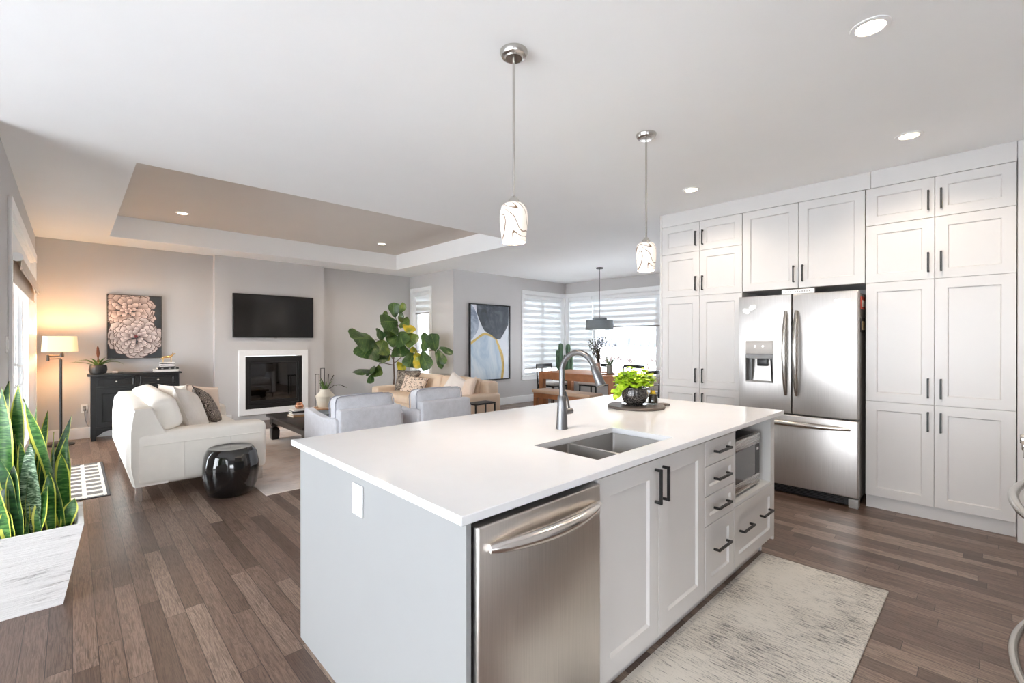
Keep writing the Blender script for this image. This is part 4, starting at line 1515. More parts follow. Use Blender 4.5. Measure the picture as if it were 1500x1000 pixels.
# floor lamp
lx, ly = -0.105, 8.44
root = thing('floor_lamp', 'black swing-arm floor lamp with a lit cream shade in the left corner', 'floor lamp', (lx, ly, 0))
b = B(); b.lathe([(0.0, 0), (0.135, 0.0), (0.135, 0.014), (0.10, 0.022), (0.02, 0.028)], (lx, ly, 0), 36, cap0=False); b.build('base', M['black'], root)
b = B(); b.tube([(lx, ly, 0.02), (lx, ly, 1.125)], 0.0145, 14); b.build('pole', M['black'], root)
b = B()
b.tube([(lx, ly, 1.135), (lx - 0.118, ly - 0.02, 1.135)], 0.007, 8)
b.tube([(lx - 0.118, ly - 0.02, 1.105), (lx - 0.118, ly - 0.02, 1.185)], 0.014, 12)
b.tube([(lx - 0.118, ly - 0.02, 1.172), (lx + 0.012, ly - 0.035, 1.172)], 0.007, 8)
b.tube([(lx + 0.012, ly - 0.035, 1.155), (lx + 0.012, ly - 0.035, 1.30)], 0.021, 14)
b.build('swing_arm', M['black'], root)
M['lampshade'] = shade_mat('lit_lamp_shade', (0.95, 0.66, 0.36, 1), 0.13)
b = B()
cxs, cys = lx - 0.005, ly - 0.035
b.rings([rrect(cxs - w, cxs + w, cys - d, cys + d, zz, 0.06, 6) for w, d, zz in ((0.172, 0.115, 1.225), (0.162, 0.108, 1.425))], False, False)
b.build('lamp_shade', M['lampshade'], root)
lamp('floor_lamp_bulb', 'POINT', (cxs, cys, 1.37), 5.5, (1.0, 0.66, 0.34), shadow_soft_size=0.03)
lamp('floor_lamp_downlight', 'SPOT', (cxs + 0.05, cys, 1.24), 3, (1.0, 0.68, 0.38), (0, 0, 0), spot_size=math.radians(140), spot_blend=0.5, shadow_soft_size=0.03)

# outlet by the sideboard
def outlet(label, face, n, z, cord=None):
    """face = centre on the wall; n = outward direction"""
    x, y = face
    root = thing('wall_outlet', label, 'outlet', (x, y, z))
    b = B()
    b.box(x - 0.036, x + 0.036, y - 0.0002, y + n * 0.006, z - 0.058, z + 0.058, 0.002, 1)
    b.build('cover_plate', M['whiteplastic'], root)
    b = B(); b.box(x - 0.018, x + 0.018, y + n * 0.005, y + n * 0.009, z - 0.036, z + 0.036, 0.0015, 1); b.build('socket', M['greyplastic'], root)
    return root


outlet('white wall outlet with a plug beside the sideboard', (0.125, YF), -1, 0.42)
root = thing('power_cord', 'grey power cord hanging from the wall outlet beside the sideboard', 'cord', (0.125, YF - 0.02, 0.42))
b = B(); b.box(0.112, 0.138, YF - 0.038, YF - 0.0095, 0.39, 0.42, 0.004, 1); b.build('plug', M['greyplastic'], root)
b = B(); b.tube([(0.125, YF - 0.03, 0.39), (0.128, YF - 0.035, 0.33), (0.135, YF - 0.032, 0.26), (0.152, YF - 0.03, 0.20), (0.168, YF - 0.03, 0.165)], 0.005, 7); b.build('cable', M['greyplastic'], root)
outlet('white wall outlet below the abstract painting beside the tan sofa', (6.40, YD), -1, 0.40)
root = thing('light_switch', 'white wall switch plate beside the patio door', 'switch', (XL, 5.03, 1.34))
b = B(); b.box(XL - 0.0002, XL + 0.006, 4.96, 5.10, 1.28, 1.40, 0.002, 1); b.build('cover_plate', M['whiteplastic'], root)
b = B(); b.box(XL + 0.0055, XL + 0.010, 4.985, 5.02, 1.305, 1.375, 0.001, 1); b.box(XL + 0.0055, XL + 0.010, 5.04, 5.075, 1.305, 1.375, 0.001, 1); b.build('rocker', M['whiteplastic'], root)

# rugs
b = B(); b.box(1.235, 4.55, 4.43, 7.75, 0.0, 0.009, 0.003, 1)
o = b.build('area_rug', streak_rug('faded_area_rug', srgb(206, 192, 182), srgb(168, 160, 158), scale=(3, 34, 1), lo=0.52, hi=0.75, dens=0.9, mott=1.3, patches=[(0.3, srgb(186, 178, 174)), (0.45, srgb(214, 202, 194)), (0.62, srgb(204, 180, 164)), (0.78, srgb(196, 186, 180))]))
tag(o, 'large faded beige and grey area rug under the coffee table', 'rug')
t = NT('grid_mat')
tc = t.t.nodes.new('ShaderNodeTexCoord')
s = t.n('ShaderNodeSeparateXYZ', Vector=tc.outputs['Object'])
fy_ = t.math('FRACT', t.math('DIVIDE', s.outputs[1], 0.165))
fx_ = t.math('FRACT', t.math('DIVIDE', t.math('ADD', s.outputs[0], 0.35), 0.138))
blk = t.math('MULTIPLY', t.math('GREATER_THAN', fy_, 0.42), t.math('GREATER_THAN', fx_, 0.22))
ed = t.math('MAXIMUM', t.math('GREATER_THAN', s.outputs[0], 0.225), t.math('MAXIMUM', t.math('LESS_THAN', s.outputs[1], 5.425), t.math('GREATER_THAN', s.outputs[1], 6.905)))
nz = t.n('ShaderNodeTexNoise', Vector=t.coord('Object'), Scale=260.0)
cc = t.mix(blk, srgb(222, 214, 202), srgb(104, 98, 94))
cc = t.mix(ed, cc, srgb(58, 56, 58))
t.link(t.mix(t.math('MULTIPLY', nz.outputs[0], 0.35), cc, srgb(120, 112, 106)), t.p.inputs['Base Color'])
t.p.inputs['Roughness'].default_value = 0.95
t.bump(nz.outputs[0], 0.4, 0.004)
b = B(); b.box(-0.30, 0.248, 5.40, 6.93, 0.0, 0.008, 0.002, 1)
o = b.build('door_mat', t.m)
tag(o, 'cream and dark checked door mat in front of the patio door', 'mat')

# white leather loveseat
root = thing('leather_sofa', 'white leather sofa with metal legs seen from its end, left of the coffee table', 'sofa', (0.89, 5.92, 0))
sxa, sxb, sya, syb = 0.375, 1.395, 4.975, 6.86
L = M['leather']
b = B(); b.rbox(sxa + 0.03, sxb - 0.03, sya + 0.03, syb - 0.03, 0.135, 0.33, 0.03); b.build('base', L, root)
for p, q in ((sya, sya + 0.25), (syb - 0.25, syb)):
    b = B(); b.rbox(sxa + 0.012, sxb, p, q, 0.125, 0.578, 0.05, (0.006, 0.008, 0.008)); a_ = b.build('arm', L, root)
    b = B()
    yy = p - 0.0005 if p == sya else q + 0.0005
    b.tube([(sxa + 0.06, yy - 0.006, 0.475), (sxb - 0.05, yy - 0.006, 0.475)], 0.0035, 6)
    for xx in (0.72, 1.08):
        b.tube([(xx, yy - 0.007, 0.16), (xx, yy - 0.009, 0.47)], 0.0025, 6)
    b.build('seam', L, a_)
# back: full length, leaning, with upright pleats on the outside
b = B()
prof = [(0.372, 0.13), (0.345, 0.30), (0.345, 0.60), (0.362, 0.745), (0.372, 0.785), (0.388, 0.800), (0.490, 0.800), (0.510, 0.785), (0.545, 0.70), (0.60, 0.57), (0.62, 0.45), (0.62, 0.13)]
n = 96
rings = []
for i in range(n + 1):
    s = i / n
    y = sya + 0.008 + (syb - sya - 0.016) * s
    edge = min(1, min(s, 1 - s) * 30)
    pl = 0.022 * abs(math.sin(s * PI * 8)) ** 0.45
    r = []
    for k, (x, zz) in enumerate(prof):
        ins = 0.012 * (1 - edge)
        dx = -pl * edge if k in (1, 2, 3) else 0
        r.append((x + dx + (ins if k < 5 else -ins), y, zz - (ins if 3 < k < 9 else 0)))
    rings.append(r)
b.rings(rings); b.build('backrest', L, root, ang=50)
for p, q in ((sya + 0.10, 5.915), (5.925, syb - 0.10)):
    b = B(Matrix.Translation((0.61, 0, 0.42)) @ Matrix.Rotation(math.radians(-17), 4, 'Y') @ Matrix.Translation((-0.61, 0, -0.42)))
    b.rbox(0.60, 0.79, p if p > 5.5 else sya + 0.075, q if q < 6.0 else syb - 0.075, 0.565, 0.845, 0.055, (0.03, 0.0, 0.012)); b.build('back_cushion', L, root)
for p, q in ((sya + 0.252, 5.917), (5.923, syb - 0.252)):
    b = B(); b.rbox(0.60, sxb - 0.02, p, q, 0.315, 0.46, 0.045, (0.008, 0, 0.02)); b.build('seat_cushion', L, root)
for x in (sxa + 0.035, sxb - 0.055):
    for y in (sya + 0.03, syb - 0.05):
        z0 = 0.0095 if x > 1.235 else 0.0
        b = B(); b.box(x - 0.024, x + 0.024, y, y + 0.06, z0, 0.135, 0.003, 1); b.build('leg', M['chrome'], root)


def pillow(name, label, c, rx, ry, rz, w, h, t, mat, group=None, border=None):
    """square cushion; built in the local x-z plane, thickness along y"""
    o_loc = Vector(c)
    Mx = Matrix.Translation(o_loc) @ Matrix.Rotation(rz, 4, 'Z') @ Matrix.Rotation(ry, 4, 'Y') @ Matrix.Rotation(rx, 4, 'X')
    b = B(Mx)
    n = 14
    F = {}
    for sgn in (-1, 1):
        for i in range(n + 1):
            for j in range(n + 1):
                u, v = 2 * i / n - 1, 2 * j / n - 1
                edge = abs(u) > 0.999 or abs(v) > 0.999
                pu = u * (1 - 0.07 * (1 - v * v))
                pv = v * (1 - 0.07 * (1 - u * u))
                th = t / 2 * ((1 - u ** 4) * (1 - v ** 4)) ** 0.55
                wr = 0.006 * math.sin(7 * u + 4 * v + c[0] * 9) * (1 - u * u) * (1 - v * v)
                if edge and sgn == 1:
                    F[(sgn, i, j)] = F[(-1, i, j)]
                else:
                    F[(sgn, i, j)] = b.v((pu * w / 2, sgn * (th + wr), pv * h / 2))
    uv = b.bm.loops.layers.uv.new('UVMap')
    for sgn in (-1, 1):
        for i in range(n):
            for j in range(n):
                f = b.face([F[(sgn, i, j)], F[(sgn, i + 1, j)], F[(sgn, i + 1, j + 1)], F[(sgn, i, j + 1)]])
                if f:
                    for lp, (a, d) in zip(f.loops, ((i, j), (i + 1, j), (i + 1, j + 1), (i, j + 1))):
                        lp[uv].uv = (a / n, d / n)
    root = thing(name, label, 'pillow', c, 0, group)
    b.build('cover', mat, root, ang=180)
    b = B(Mx)
    pts = []
    for k in range(4):
        for i in range(n):
            s = 2 * i / n - 1
            u, v = ((s, -1), (1, s), (-s, 1), (-1, -s))[k]
            pts.append((u * (1 - 0.07 * (1 - v * v)) * w / 2, 0, v * (1 - 0.07 * (1 - u * u)) * h / 2))
    b.tube(pts, 0.004, 6, closed=True)
    b.build('piping', border or mat, root)
    return root


M['p_cream'] = fabric('cream_linen', srgb(226, 216, 204), 0.05)
M['p_white'] = fabric('white_textured_linen', srgb(224, 218, 212), 0.09, mott=9)
M['p_peach'] = fabric('peach_linen', srgb(226, 206, 190), 0.05)
M['p_ivory'] = fabric('ivory_linen', srgb(233, 226, 220), 0.05)
t = NT('dark_wavy_print')
mp = t.n('ShaderNodeMapping', Vector=t.coord('UV')); mp.inputs['Scale'].default_value = (3.0, 1.2, 1); mp.inputs['Rotation'].default_value = (0, 0, 0.5)
nz = t.n('ShaderNodeTexNoise', Vector=mp.outputs[0], Scale=2.6, Detail=1.0, Distortion=0.8)
k = t.math('ABSOLUTE', t.math('SUBTRACT', t.math('FRACT', t.math('MULTIPLY', nz.outputs[0], 22.0)), 0.5))
t.link(t.ramp(k, [(0.10, srgb(188, 174, 162)), (0.24, srgb(52, 44, 41))]), t.p.inputs['Base Color']); t.p.inputs['Roughness'].default_value = 0.9
M['p_wavy'] = t.m
t = NT('grey_mottled_print')
vo = t.n('ShaderNodeTexNoise', Vector=t.coord('UV'), Scale=9.0, Detail=5.0, Distortion=1.5)
t.link(t.ramp(vo.outputs[0], [(0.36, srgb(70, 62, 58)), (0.5, srgb(132, 122, 112)), (0.62, srgb(176, 164, 152))]), t.p.inputs['Base Color']); t.p.inputs['Roughness'].default_value = 0.9
M['p_mottled'] = t.m
t = NT('script_print')
mp = t.n('ShaderNodeMapping', Vector=t.coord('UV')); mp.inputs['Scale'].default_value = (1.5, 1.0, 1)
nz = t.n('ShaderNodeTexNoise', Vector=mp.outputs[0], Scale=3.4, Detail=1.2, Distortion=2.0)
k = t.math('ABSOLUTE', t.math('SUBTRACT', t.math('FRACT', t.math('MULTIPLY', nz.outputs[0], 4.0)), 0.5))
nz2 = t.n('ShaderNodeTexNoise', Vector=mp.outputs[0], Scale=5.0)
m_ = t.math('MULTIPLY', t.math('LESS_THAN', k, 0.13), t.math('GREATER_THAN', nz2.outputs[0], 0.44))
t.link(t.mix(m_, srgb(226, 206, 188), srgb(92, 76, 70)), t.p.inputs['Base Color']); t.p.inputs['Roughness'].default_value = 0.9
M['p_script'] = t.m
M['p_brown'] = plain('dark_brown_piping', srgb(60, 48, 44), 0.8)

R = math.radians
pillow('throw_pillow', 'plain beige pillow at the back of the white leather sofa, behind the large white pillow', (0.825, 6.25, 0.665), R(10), R(0), R(-64), 0.44, 0.44, 0.15, M['p_cream'], 'pillows on the white leather sofa')
pillow('throw_pillow', 'large off-white textured pillow nearest the arm of the white leather sofa', (0.875, 5.62, 0.665), R(-24), R(14), R(62), 0.46, 0.46, 0.16, M['p_white'], 'pillows on the white leather sofa')
pillow('throw_pillow', 'dark brown wavy patterned pillow on the white leather sofa', (1.09, 6.04, 0.64), R(-28), R(16), R(66), 0.45, 0.43, 0.13, M['p_wavy'], 'pillows on the white leather sofa', M['p_brown'])
pillow('throw_pillow', 'peach pillow against the far arm of the white leather sofa', (1.13, 6.46, 0.64), R(-18), R(10), R(30), 0.42, 0.40, 0.13, M['p_peach'], 'pillows on the white leather sofa')

# ceramic garden stool
root = None
b = B()
cx, cy = 1.030, 4.735
prof = [(0.150, 0.0), (0.176, 0.015), (0.205, 0.09), (0.220, 0.19), (0.219, 0.27), (0.204, 0.36), (0.182, 0.405), (0.170, 0.417), (0.160, 0.414), (0.152, 0.410), (0.08, 0.412), (0.01, 0.413)]
n = 72
rings = []
for r, zz in prof:
    bul = max(0.0, math.sin(PI * min(1, max(0, zz / 0.415)))) ** 0.7
    rings.append([(cx + (r + 0.013 * bul * (abs(math.cos(2.5 * a + 0.4)) ** 0.8 - 0.6)) * math.cos(a), cy + (r + 0.013 * bul * (abs(math.cos(2.5 * a + 0.4)) ** 0.8 - 0.6)) * math.sin(a), zz + 0.0005) for a in [2 * PI * i / n for i in range(n)]])
b.rings(rings)
o = b.build('garden_stool', plain('glossy_black_glaze', srgb(8, 8, 9), 0.09, coat=0.7, var=0.2), ang=60)
tag(o, 'glossy black lobed ceramic stool on the floor beside the white leather sofa', 'stool')

# coffee table
tx0, tx1, ty0, ty1, tz = 1.935, 2.96, 5.56, 6.96, 0.355
root = thing('coffee_table', 'dark stained coffee table with turned legs in front of the grey armchairs', 'coffee table', (2.45, 6.26, 0.009))
M['espresso'] = plain('espresso_wood', srgb(36, 31, 29), 0.28, var=0.2, scale=10)
b = B(); b.box(tx0, tx1, ty0, ty1, tz - 0.035, tz, 0.006, 2); b.build('tabletop', M['espresso'], root)
b = B()
for p in ((tx0 + 0.05, tx0 + 0.075, ty0 + 0.1, ty1 - 0.1), (tx1 - 0.075, tx1 - 0.05, ty0 + 0.1, ty1 - 0.1), (tx0 + 0.1, tx1 - 0.1, ty0 + 0.05, ty0 + 0.075), (tx0 + 0.1, tx1 - 0.1, ty1 - 0.075, ty1 - 0.05)):
    b.box(*p, tz - 0.115, tz - 0.035)
b.build('apron', M['espresso'], root)
for x in (tx0 + 0.09, tx1 - 0.09):
    for y in (ty0 + 0.09, ty1 - 0.09):
        b = B()
        b.box(x - 0.05, x + 0.05, y - 0.05, y + 0.05, tz - 0.14, tz - 0.035, 0.003, 1)
        b.lathe([(0.030, tz - 0.175), (0.045, tz - 0.160), (0.047, tz - 0.14)], (x, y, 0), 20)
        b.rings([rrect(x - w, x + w, y - w, y + w, zz, 0.006, 2) for w, zz in ((0.042, 0.0095), (0.050, 0.06), (0.052, 0.13), (0.044, 0.165), (0.030, 0.180))])
        b.build('leg', M['espresso'], root)
zt = tz + 0.0005
for lab, dx, dy, w, d, h, col, rz in (('tan book at the bottom of the coffee table stack', 0, 0, 0.25, 0.18, 0.026, 'bk_tan', 0.10), ('cream book second in the coffee table stack', 0.008, 0.005, 0.24, 0.17, 0.024, 'bk_white', 0.02),
                                      ('dark book third in the coffee table stack', 0.006, 0.0, 0.24, 0.17, 0.024, 'bk_black', -0.06), ('white book on top of the coffee table stack', 0.012, 0.0, 0.23, 0.165, 0.020, 'bk_white', 0.05)):
    book(lab, 2.22 + dx, 6.47 + dy, zt, w, d, h, M[col], rz, 'books on the coffee table'); zt += h + 0.0005
root = thing('candle_holder', 'copper candle holder on the white top book of the coffee table stack', 'candle holder', (2.215, 6.47, zt))
b = B(); b.lathe([(0.028, 0), (0.045, 0.008), (0.056, 0.03), (0.052, 0.052), (0.040, 0.062), (0.043, 0.078), (0.038, 0.082), (0.034, 0.076)], (2.215, 6.47, zt), 24); b.build('bowl', plain('copper', (0.78, 0.42, 0.28, 1), 0.22, 1.0), root)
# pedestal, tray, vase
qx, qy = 2.475, 6.36
root = thing('pedestal_tray', 'round wooden tray on a white bowl shaped foot under the beige vase', 'tray', (qx, qy, tz))
b = B(); b.lathe([(0.085, 0.0005), (0.10, 0.01), (0.105, 0.05), (0.10, 0.078)], (qx, qy, tz), 30); b.build('foot', plain('pale_blue_ceramic', srgb(206, 212, 216), 0.4), root)
b = B(); b.lathe([(0.150, 0.0785), (0.158, 0.082), (0.158, 0.094), (0.152, 0.097)], (qx, qy, tz), 40); b.build('tray', plain('warm_wood_tray', srgb(180, 140, 108), 0.5, var=0.15, scale=20), root)
vz = tz + 0.0975
vx, vy = 2.525, 6.375
root = thing('ceramic_vase', 'beige angular ceramic vase on the wooden tray of the coffee table', 'vase', (vx, vy, vz))
b = B(); b.lathe([(0.085, 0.0), (0.090, 0.006), (0.122, 0.145), (0.124, 0.155), (0.120, 0.165), (0.072, 0.215), (0.068, 0.225), (0.068, 0.250), (0.060, 0.250), (0.058, 0.22), (0.05, 0.21)], (vx, vy, vz), 44); b.build('body', plain('beige_ceramic', srgb(218, 208, 190), 0.6, var=0.02), root, ang=25)
root = thing('succulent_plant', 'spiky green plant with dark twigs standing in the beige vase', 'plant', (vx, vy, vz + 0.20))
for k in range(9):
    a = 2 * PI * k / 9 + 0.3
    b = B(); b.sheet(strap_leaf((vx + 0.015 * math.cos(a), vy + 0.015 * math.sin(a), vz + 0.215), a, 0.11 + 0.05 * (k % 3), 0.034, 1.2 - 0.1 * (k % 2), 0.3)); b.build('leaf', M['leafgreen'], root)
M['twig'] = plain('dark_twig', srgb(62, 52, 44), 0.7)
for pts in ([(0.02, 0, 0.2), (0.035, -0.01, 0.33), (0.04, -0.02, 0.455)], [(0.03, 0, 0.22), (0.06, -0.03, 0.36), (0.10, -0.05, 0.44)], [(0.04, -0.01, 0.24), (0.10, -0.06, 0.30), (0.17, -0.10, 0.305), (0.23, -0.13, 0.27)]):
    b = B(); b.tube([(vx + p[0], vy + p[1], vz + p[2]) for p in pts], [0.004] * (len(pts) - 1) + [0.007], 7); b.build('twig', M['twig'], root)
b = B()
for s in (0.35, 0.55, 0.75, 0.95):
    p = Vector((vx + 0.04 + 0.19 * s, vy - 0.01 - 0.12 * s, vz + 0.27 + 0.04 * math.sin(PI * s)))
    b.sheet(leaf_grid(p, p + Vector((0.03, -0.015, -0.02)), (0, -0.3, 1), 0.016, m=4))
b.build('bud', M['leafgreen'], root)
# wire lanterns
for nm, x, y, ht in (('shorter black wire candle stand behind the beige vase', 2.575, 6.79, 0.530), ('taller black wire candle stand behind the beige vase', 2.640, 6.76, 0.615)):
    root = thing('candle_stand', nm, 'candle stand', (x, y, tz), 0, 'wire candle stands on the coffee table')
    b = B()
    w = 0.027
    for sx in (-w, w):
        b.bar((x + sx, y, tz + 0.0005), (x + sx, y, tz + ht), 0.008, 0.008, (0, 1, 0))
    b.bar((x - w - 0.004, y, tz + ht - 0.004), (x + w + 0.004, y, tz + ht - 0.004), 0.008, 0.008)
    b.build('frame', M['black'], root)
    b = B(); b.box(x - 0.030, x + 0.030, y - 0.045, y + 0.045, tz + 0.0003, tz + 0.012, 0.002, 1); b.build('base', M['black'], root)
    b = B(); b.lathe([(0.020, 0.0), (0.022, 0.03), (0.020, 0.032)], (x, y, tz + 0.012), 16); b.build('candle_cup', M['black'], root)

# armchairs
def armchair(label, x, y, proto=None):
    if proto:
        return dup(proto, (x, y, 0.0), 0, label, 'grey armchairs')
    root = thing('armchair', label, 'armchair', (x, y, 0.0), 0, 'grey armchairs')
    X = lambda *a: (x + a[0], x + a[1], y + a[2], y + a[3], a[4], a[5])
    g = M['greyfab']
    b = B(); b.rbox(*X(-0.345, 0.345, 0.0, 0.12, 0.12, 0.675), 0.022, (0, 0.006, 0)); b.build('backrest', g, root)
    for s in (-1, 1):
        x0, x1 = (-0.385, -0.295) if s < 0 else (0.295, 0.385)
        b = B()
        pr = [(0.03, 0.12), (0.03, 0.575), (0.06, 0.592), (0.35, 0.570), (0.62, 0.592), (0.80, 0.625), (0.845, 0.620), (0.86, 0.59), (0.86, 0.12)]
        rings = []
        for u, ins in ((x0, 0.012), (x0 + 0.012, 0.0), (x1 - 0.012, 0.0), (x1, 0.012)):
            rings.append([(x + u, y + (p if 0.03 < p < 0.86 else p + (ins if p == 0.03 else -ins)), q - (ins if q > 0.2 else -ins)) for p, q in pr])
        b.rings(rings); b.build('arm', g, root)
    b = B(); b.rbox(*X(-0.29, 0.29, 0.10, 0.84, 0.125, 0.30), 0.02); b.build('base', g, root)
    b = B(); b.rbox(*X(-0.288, 0.288, 0.15, 0.85, 0.302, 0.47), 0.045, (0, 0.01, 0.015)); b.build('seat_cushion', g, root)
    b = B(Matrix.Translation((x, y + 0.2, 0.45)) @ Matrix.Rotation(R(-4), 4, 'X') @ Matrix.Translation((-x, -y - 0.2, -0.45)))
    b.rbox(*X(-0.325, 0.325, 0.125, 0.31, 0.476, 0.790), 0.055, (0.0, 0.02, 0.012)); bc_ = b.build('back_cushion', g, root)
    b = B(Matrix.Translation((x, y + 0.2, 0.45)) @ Matrix.Rotation(R(-4), 4, 'X') @ Matrix.Translation((-x, -y - 0.2, -0.45)))
    for yy in (0.142, 0.293):
        b.tube([(x + u, y + yy, zz) for u, zz in ((-0.327, 0.50), (-0.329, 0.72), (-0.31, 0.775), (-0.27, 0.793), (0, 0.801), (0.27, 0.793), (0.31, 0.775), (0.329, 0.72), (0.327, 0.50))], 0.005, 6)
    b.build('piping', M['piping'], bc_)
    for sx in (-0.33, 0.33):
        for sy in (0.06, 0.80):
            b = B(); b.tube([(x + sx, y + sy, 0.0095), (x + sx, y + sy, 0.125)], [0.014, 0.02], 10); b.build('leg', M['espresso'], root)
    return root


M['piping'] = plain('slate_piping', srgb(160, 162, 174), 0.9)
ac = armchair('grey tweed armchair closer to the coffee table books, left of the pair', 2.255, 4.45)
armchair('grey tweed armchair closer to the small black side table, right of the pair', 3.200, 4.45, ac)

# tan sofa along the right wall
root = thing('tan_sofa', 'long tan leather sofa against the right wall below the fig tree', 'sofa', (4.55, 6.8, 0))
T = M['tan']
X0, X1, Y0, Y1 = 4.05, 5.06, 5.55, 8.06
b = B(); b.rbox(X0 + 0.03, X1 - 0.02, Y0 + 0.05, Y1 - 0.05, 0.09, 0.30, 0.03); b.build('base', T, root)
for p, q in ((Y0, Y0 + 0.24), (Y1 - 0.24, Y1)):
    b = B(); b.rbox(X0, X1, p, q, 0.08, 0.515, 0.045, (0, 0.008, 0.008)); b.build('arm', T, root)
b = B(); b.rbox(X1 - 0.24, X1 + 0.005, Y0 + 0.06, Y1 - 0.06, 0.09, 0.705, 0.05, (0.01, 0, 0.005)); b.build('backrest', T, root)
ys = [Y0 + 0.245, Y0 + 0.245 + (Y1 - Y0 - 0.49) / 2, Y1 - 0.245]
for p, q in zip(ys, ys[1:]):
    b = B(); b.rbox(X0 + 0.015, X1 - 0.24, p + 0.003, q - 0.003, 0.295, 0.43, 0.045, (0.008, 0, 0.018)); b.build('seat_cushion', T, root)
    b = B(Matrix.Translation((4.80, 0, 0.42)) @ Matrix.Rotation(R(12), 4, 'Y') @ Matrix.Translation((-4.80, 0, -0.42)))
    b.rbox(4.68, 4.85, p + 0.004, q - 0.004, 0.42, 0.745, 0.06, (0.025, 0, 0.012)); b.build('back_cushion', T, root)
for x in (X0 + 0.06, X1 - 0.06):
    for y in (Y0 + 0.06, Y1 - 0.06):
        z0 = 0.0095 if (x < 4.55 and y < 7.75) else 0.0
        b = B(); b.tube([(x, y, z0), (x, y, 0.09)], [0.018, 0.024], 10); b.build('leg', M['espresso'], root)
pillow('throw_pillow', 'grey mottled pillow in the far corner of the tan sofa', (4.58, 7.66, 0.60), R(-20), R(0), R(-60), 0.50, 0.44, 0.14, M['p_mottled'], 'pillows on the tan sofa', M['p_brown'])
pillow('throw_pillow', 'peach pillow printed with dark script on the tan sofa', (4.47, 7.25, 0.565), R(-22), R(6), R(-72), 0.56, 0.34, 0.13, M['p_script'], 'pillows on the tan sofa')
pillow('throw_pillow', 'plain ivory pillow near the near arm of the tan sofa', (4.60, 6.20, 0.60), R(-22), R(24), R(-80), 0.40, 0.40, 0.15, M['p_ivory'], 'pillows on the tan sofa')
pillow('throw_pillow', 'pale beige pillow wedged against the near arm of the tan sofa', (4.64, 5.88, 0.59), R(-20), R(-10), R(-105), 0.40, 0.36, 0.13, M['p_peach'], 'pillows on the tan sofa')

# small black side table
root = thing('side_table', 'small black metal side table between the grey armchair and the tan sofa', 'side table', (4.20, 5.03, 0))
ax0, ax1, ay0, ay1, az = 3.99, 4.36, 4.90, 5.12, 0.50
b = B(); b.box(ax0, ax1, ay0, ay1, az - 0.022, az, 0.003, 1); b.build('tabletop', M['black'], root)
for x in (ax0 + 0.01, ax1 - 0.01):
    for y in (ay0 + 0.01, ay1 - 0.01):
        b = B(); b.box(x - 0.008, x + 0.008, y - 0.008, y + 0.008, 0.0095, az - 0.022); b.build('leg', M['black'], root)

# fig tree in the corner
DG = 9.20
root = thing('fig_tree', 'tall fiddle leaf fig tree with yellowing leaves behind the tan sofa', 'tree', tuple(at(577, 560, DG).xy) + (0.0,))
fx_, fy_2 = root.location.x, root.location.y
b = B(); b.lathe([(0.13, 0.0), (0.15, 0.01), (0.175, 0.30), (0.18, 0.32), (0.165, 0.32), (0.15, 0.28)], (fx_, fy_2, 0.0), 30); b.build('planter', plain('white_planter', srgb(222, 220, 216), 0.5), root)


def zp(x, y, d=DG):
    return at(500 + x / 7.144, 430 + y / 7.144, d)


M['bark'] = plain('grey_brown_bark', srgb(96, 76, 66), 0.85, var=0.2, scale=30)
b = B()
b.tube([(fx_, fy_2, 0.26), (fx_, fy_2, 0.5), zp(556, 880), zp(552, 800), zp(548, 740), zp(545, 690), zp(560, 610), zp(545, 540), zp(575, 420), zp(590, 330), zp(565, 240), zp(560, 200)], [0.022, 0.02, 0.017, 0.016, 0.0155, 0.0145, 0.012, 0.011, 0.010, 0.009, 0.007, 0.005], 8)
b.build('trunk', M['bark'], root)
for pts, dd in (([(545, 690), (500, 620), (480, 590), (430, 500), (350, 480)], -0.3), ([(545, 720), (570, 715), (640, 650), (720, 610), (820, 600), (930, 598), (1010, 590), (1050, 555)], -0.55), ([(543, 748), (440, 725), (400, 730), (378, 760)], -0.3), ([(590, 330), (620, 360), (650, 330)], -0.05), ([(560, 610), (500, 575), (440, 555)], -0.05)):
    b = B()
    b.tube([zp(x, y, DG + dd * i / (len(pts) - 1)) for i, (x, y) in enumerate(pts)], [0.010 - 0.005 * i / (len(pts) - 1) for i in range(len(pts))], 7)
    b.build('branch', M['bark'], root)


def fig_mat(name, a, c, d):
    t = NT(name)
    tc = t.n('ShaderNodeTexCoord')
    s = t.n('ShaderNodeSeparateXYZ', Vector=tc.outputs['UV'])
    v = t.math('ABSOLUTE', t.math('SUBTRACT', s.outputs[0], 0.5))
    side = t.math('FRACT', t.math('SUBTRACT', t.math('MULTIPLY', s.outputs[1], 7.0), t.math('MULTIPLY', v, 5.0)))
    vein = t.math('MAXIMUM', t.math('LESS_THAN', v, 0.022), t.math('LESS_THAN', side, 0.07))
    nz = t.n('ShaderNodeTexNoise', Vector=tc.outputs['Object'], Scale=7.0, Detail=3.0)
    base = t.ramp(nz.outputs[0], [(0.35, a), (0.55, c), (0.7, d)])
    t.link(t.mix(t.math('MULTIPLY', vein, 0.35), base, srgb(150, 170, 96)), t.p.inputs['Base Color'])
    t.p.inputs['Roughness'].default_value = 0.36
    return t.m


M['fig'] = fig_mat('fig_leaf_green', srgb(40, 66, 34), srgb(62, 92, 48), srgb(92, 118, 58))
M['fig2'] = fig_mat('fig_leaf_olive', srgb(66, 92, 46), srgb(98, 120, 58), srgb(140, 146, 66))
M['fig3'] = fig_mat('fig_leaf_yellow', srgb(96, 118, 40), srgb(190, 172, 44), srgb(216, 186, 56))


def figprof(s):
    # fiddle outline: narrow waist near the stalk, broad rounded end
    return (0.10 + 0.55 * min(1, s / 0.25) ** 0.7 + 0.35 * max(0, min(1, (s - 0.3) / 0.35))) * (1 if s < 0.75 else math.sqrt(max(0.0, 1 - ((s - 0.75) / 0.252) ** 2))) + 0.01


